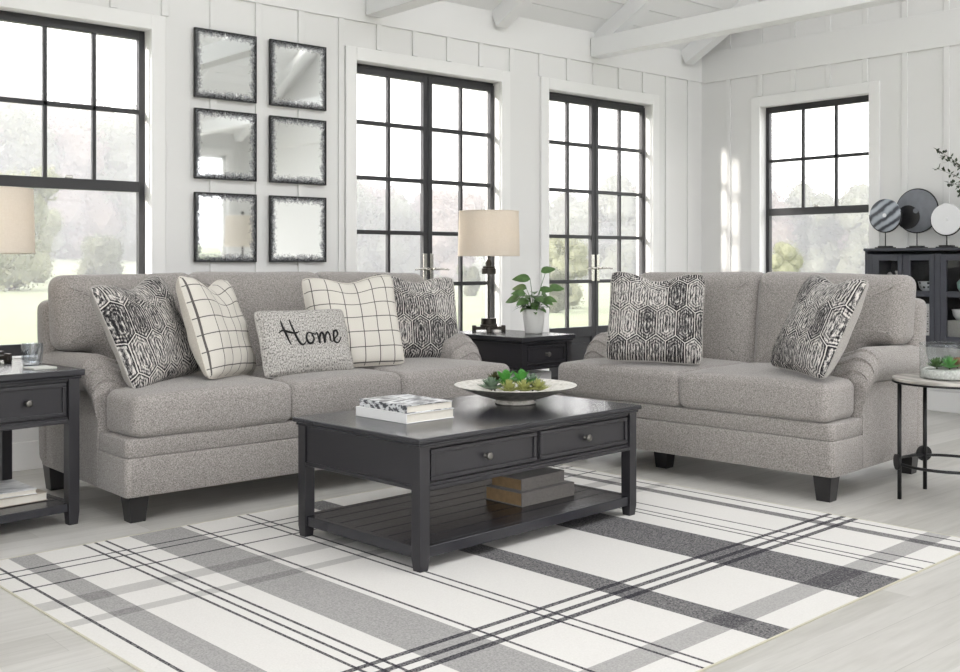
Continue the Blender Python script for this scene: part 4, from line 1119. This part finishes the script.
def make_tree(name, label, group, x, y, h, R, mat, seed):
    z = ground_z(x, y)-0.05; root = thing(name, label, 'tree', (x, y, z), seed*1.3, group)
    tr_ = 0.02*h
    MB().tube([(0, 0, 0), (0.02*h, 0, 0.25*h), (0, 0.01*h, 0.6*h)], [tr_*1.3, tr_, tr_*0.5], 8).build('trunk', M['bark'], root)
    mb = crown_mesh(seed, 9000, R, h); mb.build('crown', mat, root)
    return root
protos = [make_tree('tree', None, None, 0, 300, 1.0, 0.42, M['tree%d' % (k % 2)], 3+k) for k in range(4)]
TG = 'hazy trees of the wood beyond the lawn'; TL = 'pale hazy broadleaf tree in the wood closing off the lawn'
tops = [(24, 180), (31, 180), (42, 178), (48, 190), (55, 183), (60, 150), (66, 112), (73, 86), (82, 80)]
def top_at(a):
    for (a0, t0), (a1, t1) in zip(tops[:-1], tops[1:]):
        if a0 <= a <= a1: return t0+(t1-t0)*(a-a0)/(a1-a0)
    return tops[-1][1] if a > 60 else tops[0][1]
rnd = random.Random(11); k = 0
for row, (rad, st) in enumerate(((56, 1.55), (62, 1.5), (70, 1.6))):
    a = 22.0+row*0.7
    while a < 80:
        d = rad+rnd.uniform(-2, 2); aa = a+rnd.uniform(-0.3, 0.3)
        x, y = d*cos(radians(aa)), d*sin(radians(aa))
        dd = x*0.6593+y*0.7518
        ztop = 1.1+(262-top_at(aa))/1070*dd*rnd.uniform(0.80, 1.06); h = max(2.5, ztop-ground_z(x, y))
        p = protos[rnd.randrange(4)]
        c = p if k < 4 and p.location.y == 300 else copy_tree(p); k += 1
        c.location = (x, y, ground_z(x, y)-0.1); c.scale = (max(h, 4.6), max(h, 4.6), h); c.rotation_euler = (0, 0, rnd.uniform(0, 6.28))
        tag(c, TL, 'tree', TG)
        a += 2.0*st*rnd.uniform(0.85, 1.15)
for p in protos:
    if p.location.y == 300:
        for ch in list(p.children): bpy.data.objects.remove(ch)
        bpy.data.objects.remove(p)
def px_pos(px, d):
    u = (px-480)/1070; X = u*d; return (d*0.6593+X*0.7518, d*0.7518-X*0.6593)
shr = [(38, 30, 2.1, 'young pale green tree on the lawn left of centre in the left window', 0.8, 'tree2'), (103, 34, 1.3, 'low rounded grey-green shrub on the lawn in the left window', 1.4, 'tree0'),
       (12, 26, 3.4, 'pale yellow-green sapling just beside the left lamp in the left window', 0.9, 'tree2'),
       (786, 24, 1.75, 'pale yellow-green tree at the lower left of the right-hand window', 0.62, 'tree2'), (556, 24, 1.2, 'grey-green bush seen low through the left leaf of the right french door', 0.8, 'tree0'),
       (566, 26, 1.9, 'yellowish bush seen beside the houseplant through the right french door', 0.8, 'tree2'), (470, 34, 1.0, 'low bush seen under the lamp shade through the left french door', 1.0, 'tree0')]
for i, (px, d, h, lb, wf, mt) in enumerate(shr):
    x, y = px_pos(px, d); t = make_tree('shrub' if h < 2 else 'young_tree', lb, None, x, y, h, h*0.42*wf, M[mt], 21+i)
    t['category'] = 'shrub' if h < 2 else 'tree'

g = G('morning_haze'); v = g.n('ShaderNodeVolumeScatter'); v.inputs['Density'].default_value = 0.011; v.inputs['Color'].default_value = (0.93, 0.95, 1, 1); g.link(v.outputs[0], g.out.inputs['Volume'])
hz = MB().box(-25, 95, 11, 95, -1, 24).build('haze', g.m); tag(hz, 'thin white haze over the lawn and the wood outside', 'haze', None, 'stuff')
# ------------------------------------------------------------------ light
w = bpy.data.worlds.new('sky'); S.world = w; w.use_nodes = True
nt = w.node_tree; bg = nt.nodes['Background']
tc = nt.nodes.new('ShaderNodeTexCoord'); nz = nt.nodes.new('ShaderNodeTexNoise'); nz.inputs['Scale'].default_value = 2.2; nz.inputs['Detail'].default_value = 5
rp = nt.nodes.new('ShaderNodeValToRGB'); rp.color_ramp.elements[0].position = 0.35; rp.color_ramp.elements[0].color = (0.94, 0.96, 1.0, 1); rp.color_ramp.elements[1].position = 0.6; rp.color_ramp.elements[1].color = (0.985, 0.995, 1.0, 1)
nt.links.new(tc.outputs['Generated'], nz.inputs['Vector']); nt.links.new(nz.outputs['Fac'], rp.inputs[0]); nt.links.new(rp.outputs[0], bg.inputs[0])
bg.inputs[1].default_value = 3.0
sun = bpy.data.lights.new('sun', 'SUN'); sun.energy = 8.0; sun.angle = radians(4); sun.color = (1.0, 0.95, 0.88)
so = bpy.data.objects.new('sun', sun); COL.objects.link(so)
so.rotation_euler = Vector((0.94, -0.27, -0.24)).to_track_quat('-Z', 'Y').to_euler(); so.location = (-20, 14, 10)

def portal(name, loc, direction, sx, sy):
    L = bpy.data.lights.new(name, 'AREA'); L.shape = 'RECTANGLE'; L.size = sx; L.size_y = sy; L.cycles.is_portal = True
    o = bpy.data.objects.new(name, L); COL.objects.link(o); o.location = loc; o.rotation_euler = Vector(direction).to_track_quat('-Z', 'Z').to_euler()
portal('portal_roof', ((XL+XB)/2, YF+3.3*ux, EAVE+3.3*uz+0.15), (0, uz, -ux), XB-XL, 2.2)
portal('portal_left', (XL-0.2, 0.05, 1.35), (1, 0, 0), 4.1, 2.6)
for a0, a1, z0, z1 in F_OPS: portal('portal_front', ((a0+a1)/2, YF-0.2, (z0+z1)/2), (0, 1, 0), a1-a0, z1-z0)
for a0, a1, z0, z1 in (W1, D1, D2): portal('portal_back', ((a0+a1)/2, YA+0.2, (z0+z1)/2+0.0), (0, -1, 0), a1-a0, z1-z0)
portal('portal_right', (XB+0.2, (W2[0]+W2[1])/2, (W2[2]+W2[3])/2), (-1, 0, 0), W2[1]-W2[0], W2[3]-W2[2])

# ------------------------------------------------------------------ camera
cam = bpy.data.cameras.new('camera'); co = bpy.data.objects.new('camera', cam); COL.objects.link(co)
cam.sensor_fit = 'HORIZONTAL'; cam.sensor_width = 36; cam.lens = 1070/960*36
co.location = (0, 0, 1.10); co.rotation_euler = (radians(90), 0, -radians(90-48.75))
cam.shift_y = -(336-262)/960; cam.clip_start = 0.05; cam.clip_end = 500
S.camera = co
vs_ = S.view_settings; vs_.view_transform = 'Standard'; vs_.look = 'None'; vs_.gamma = 1.0; vs_.use_curve_mapping = False; vs_.exposure = 0.55
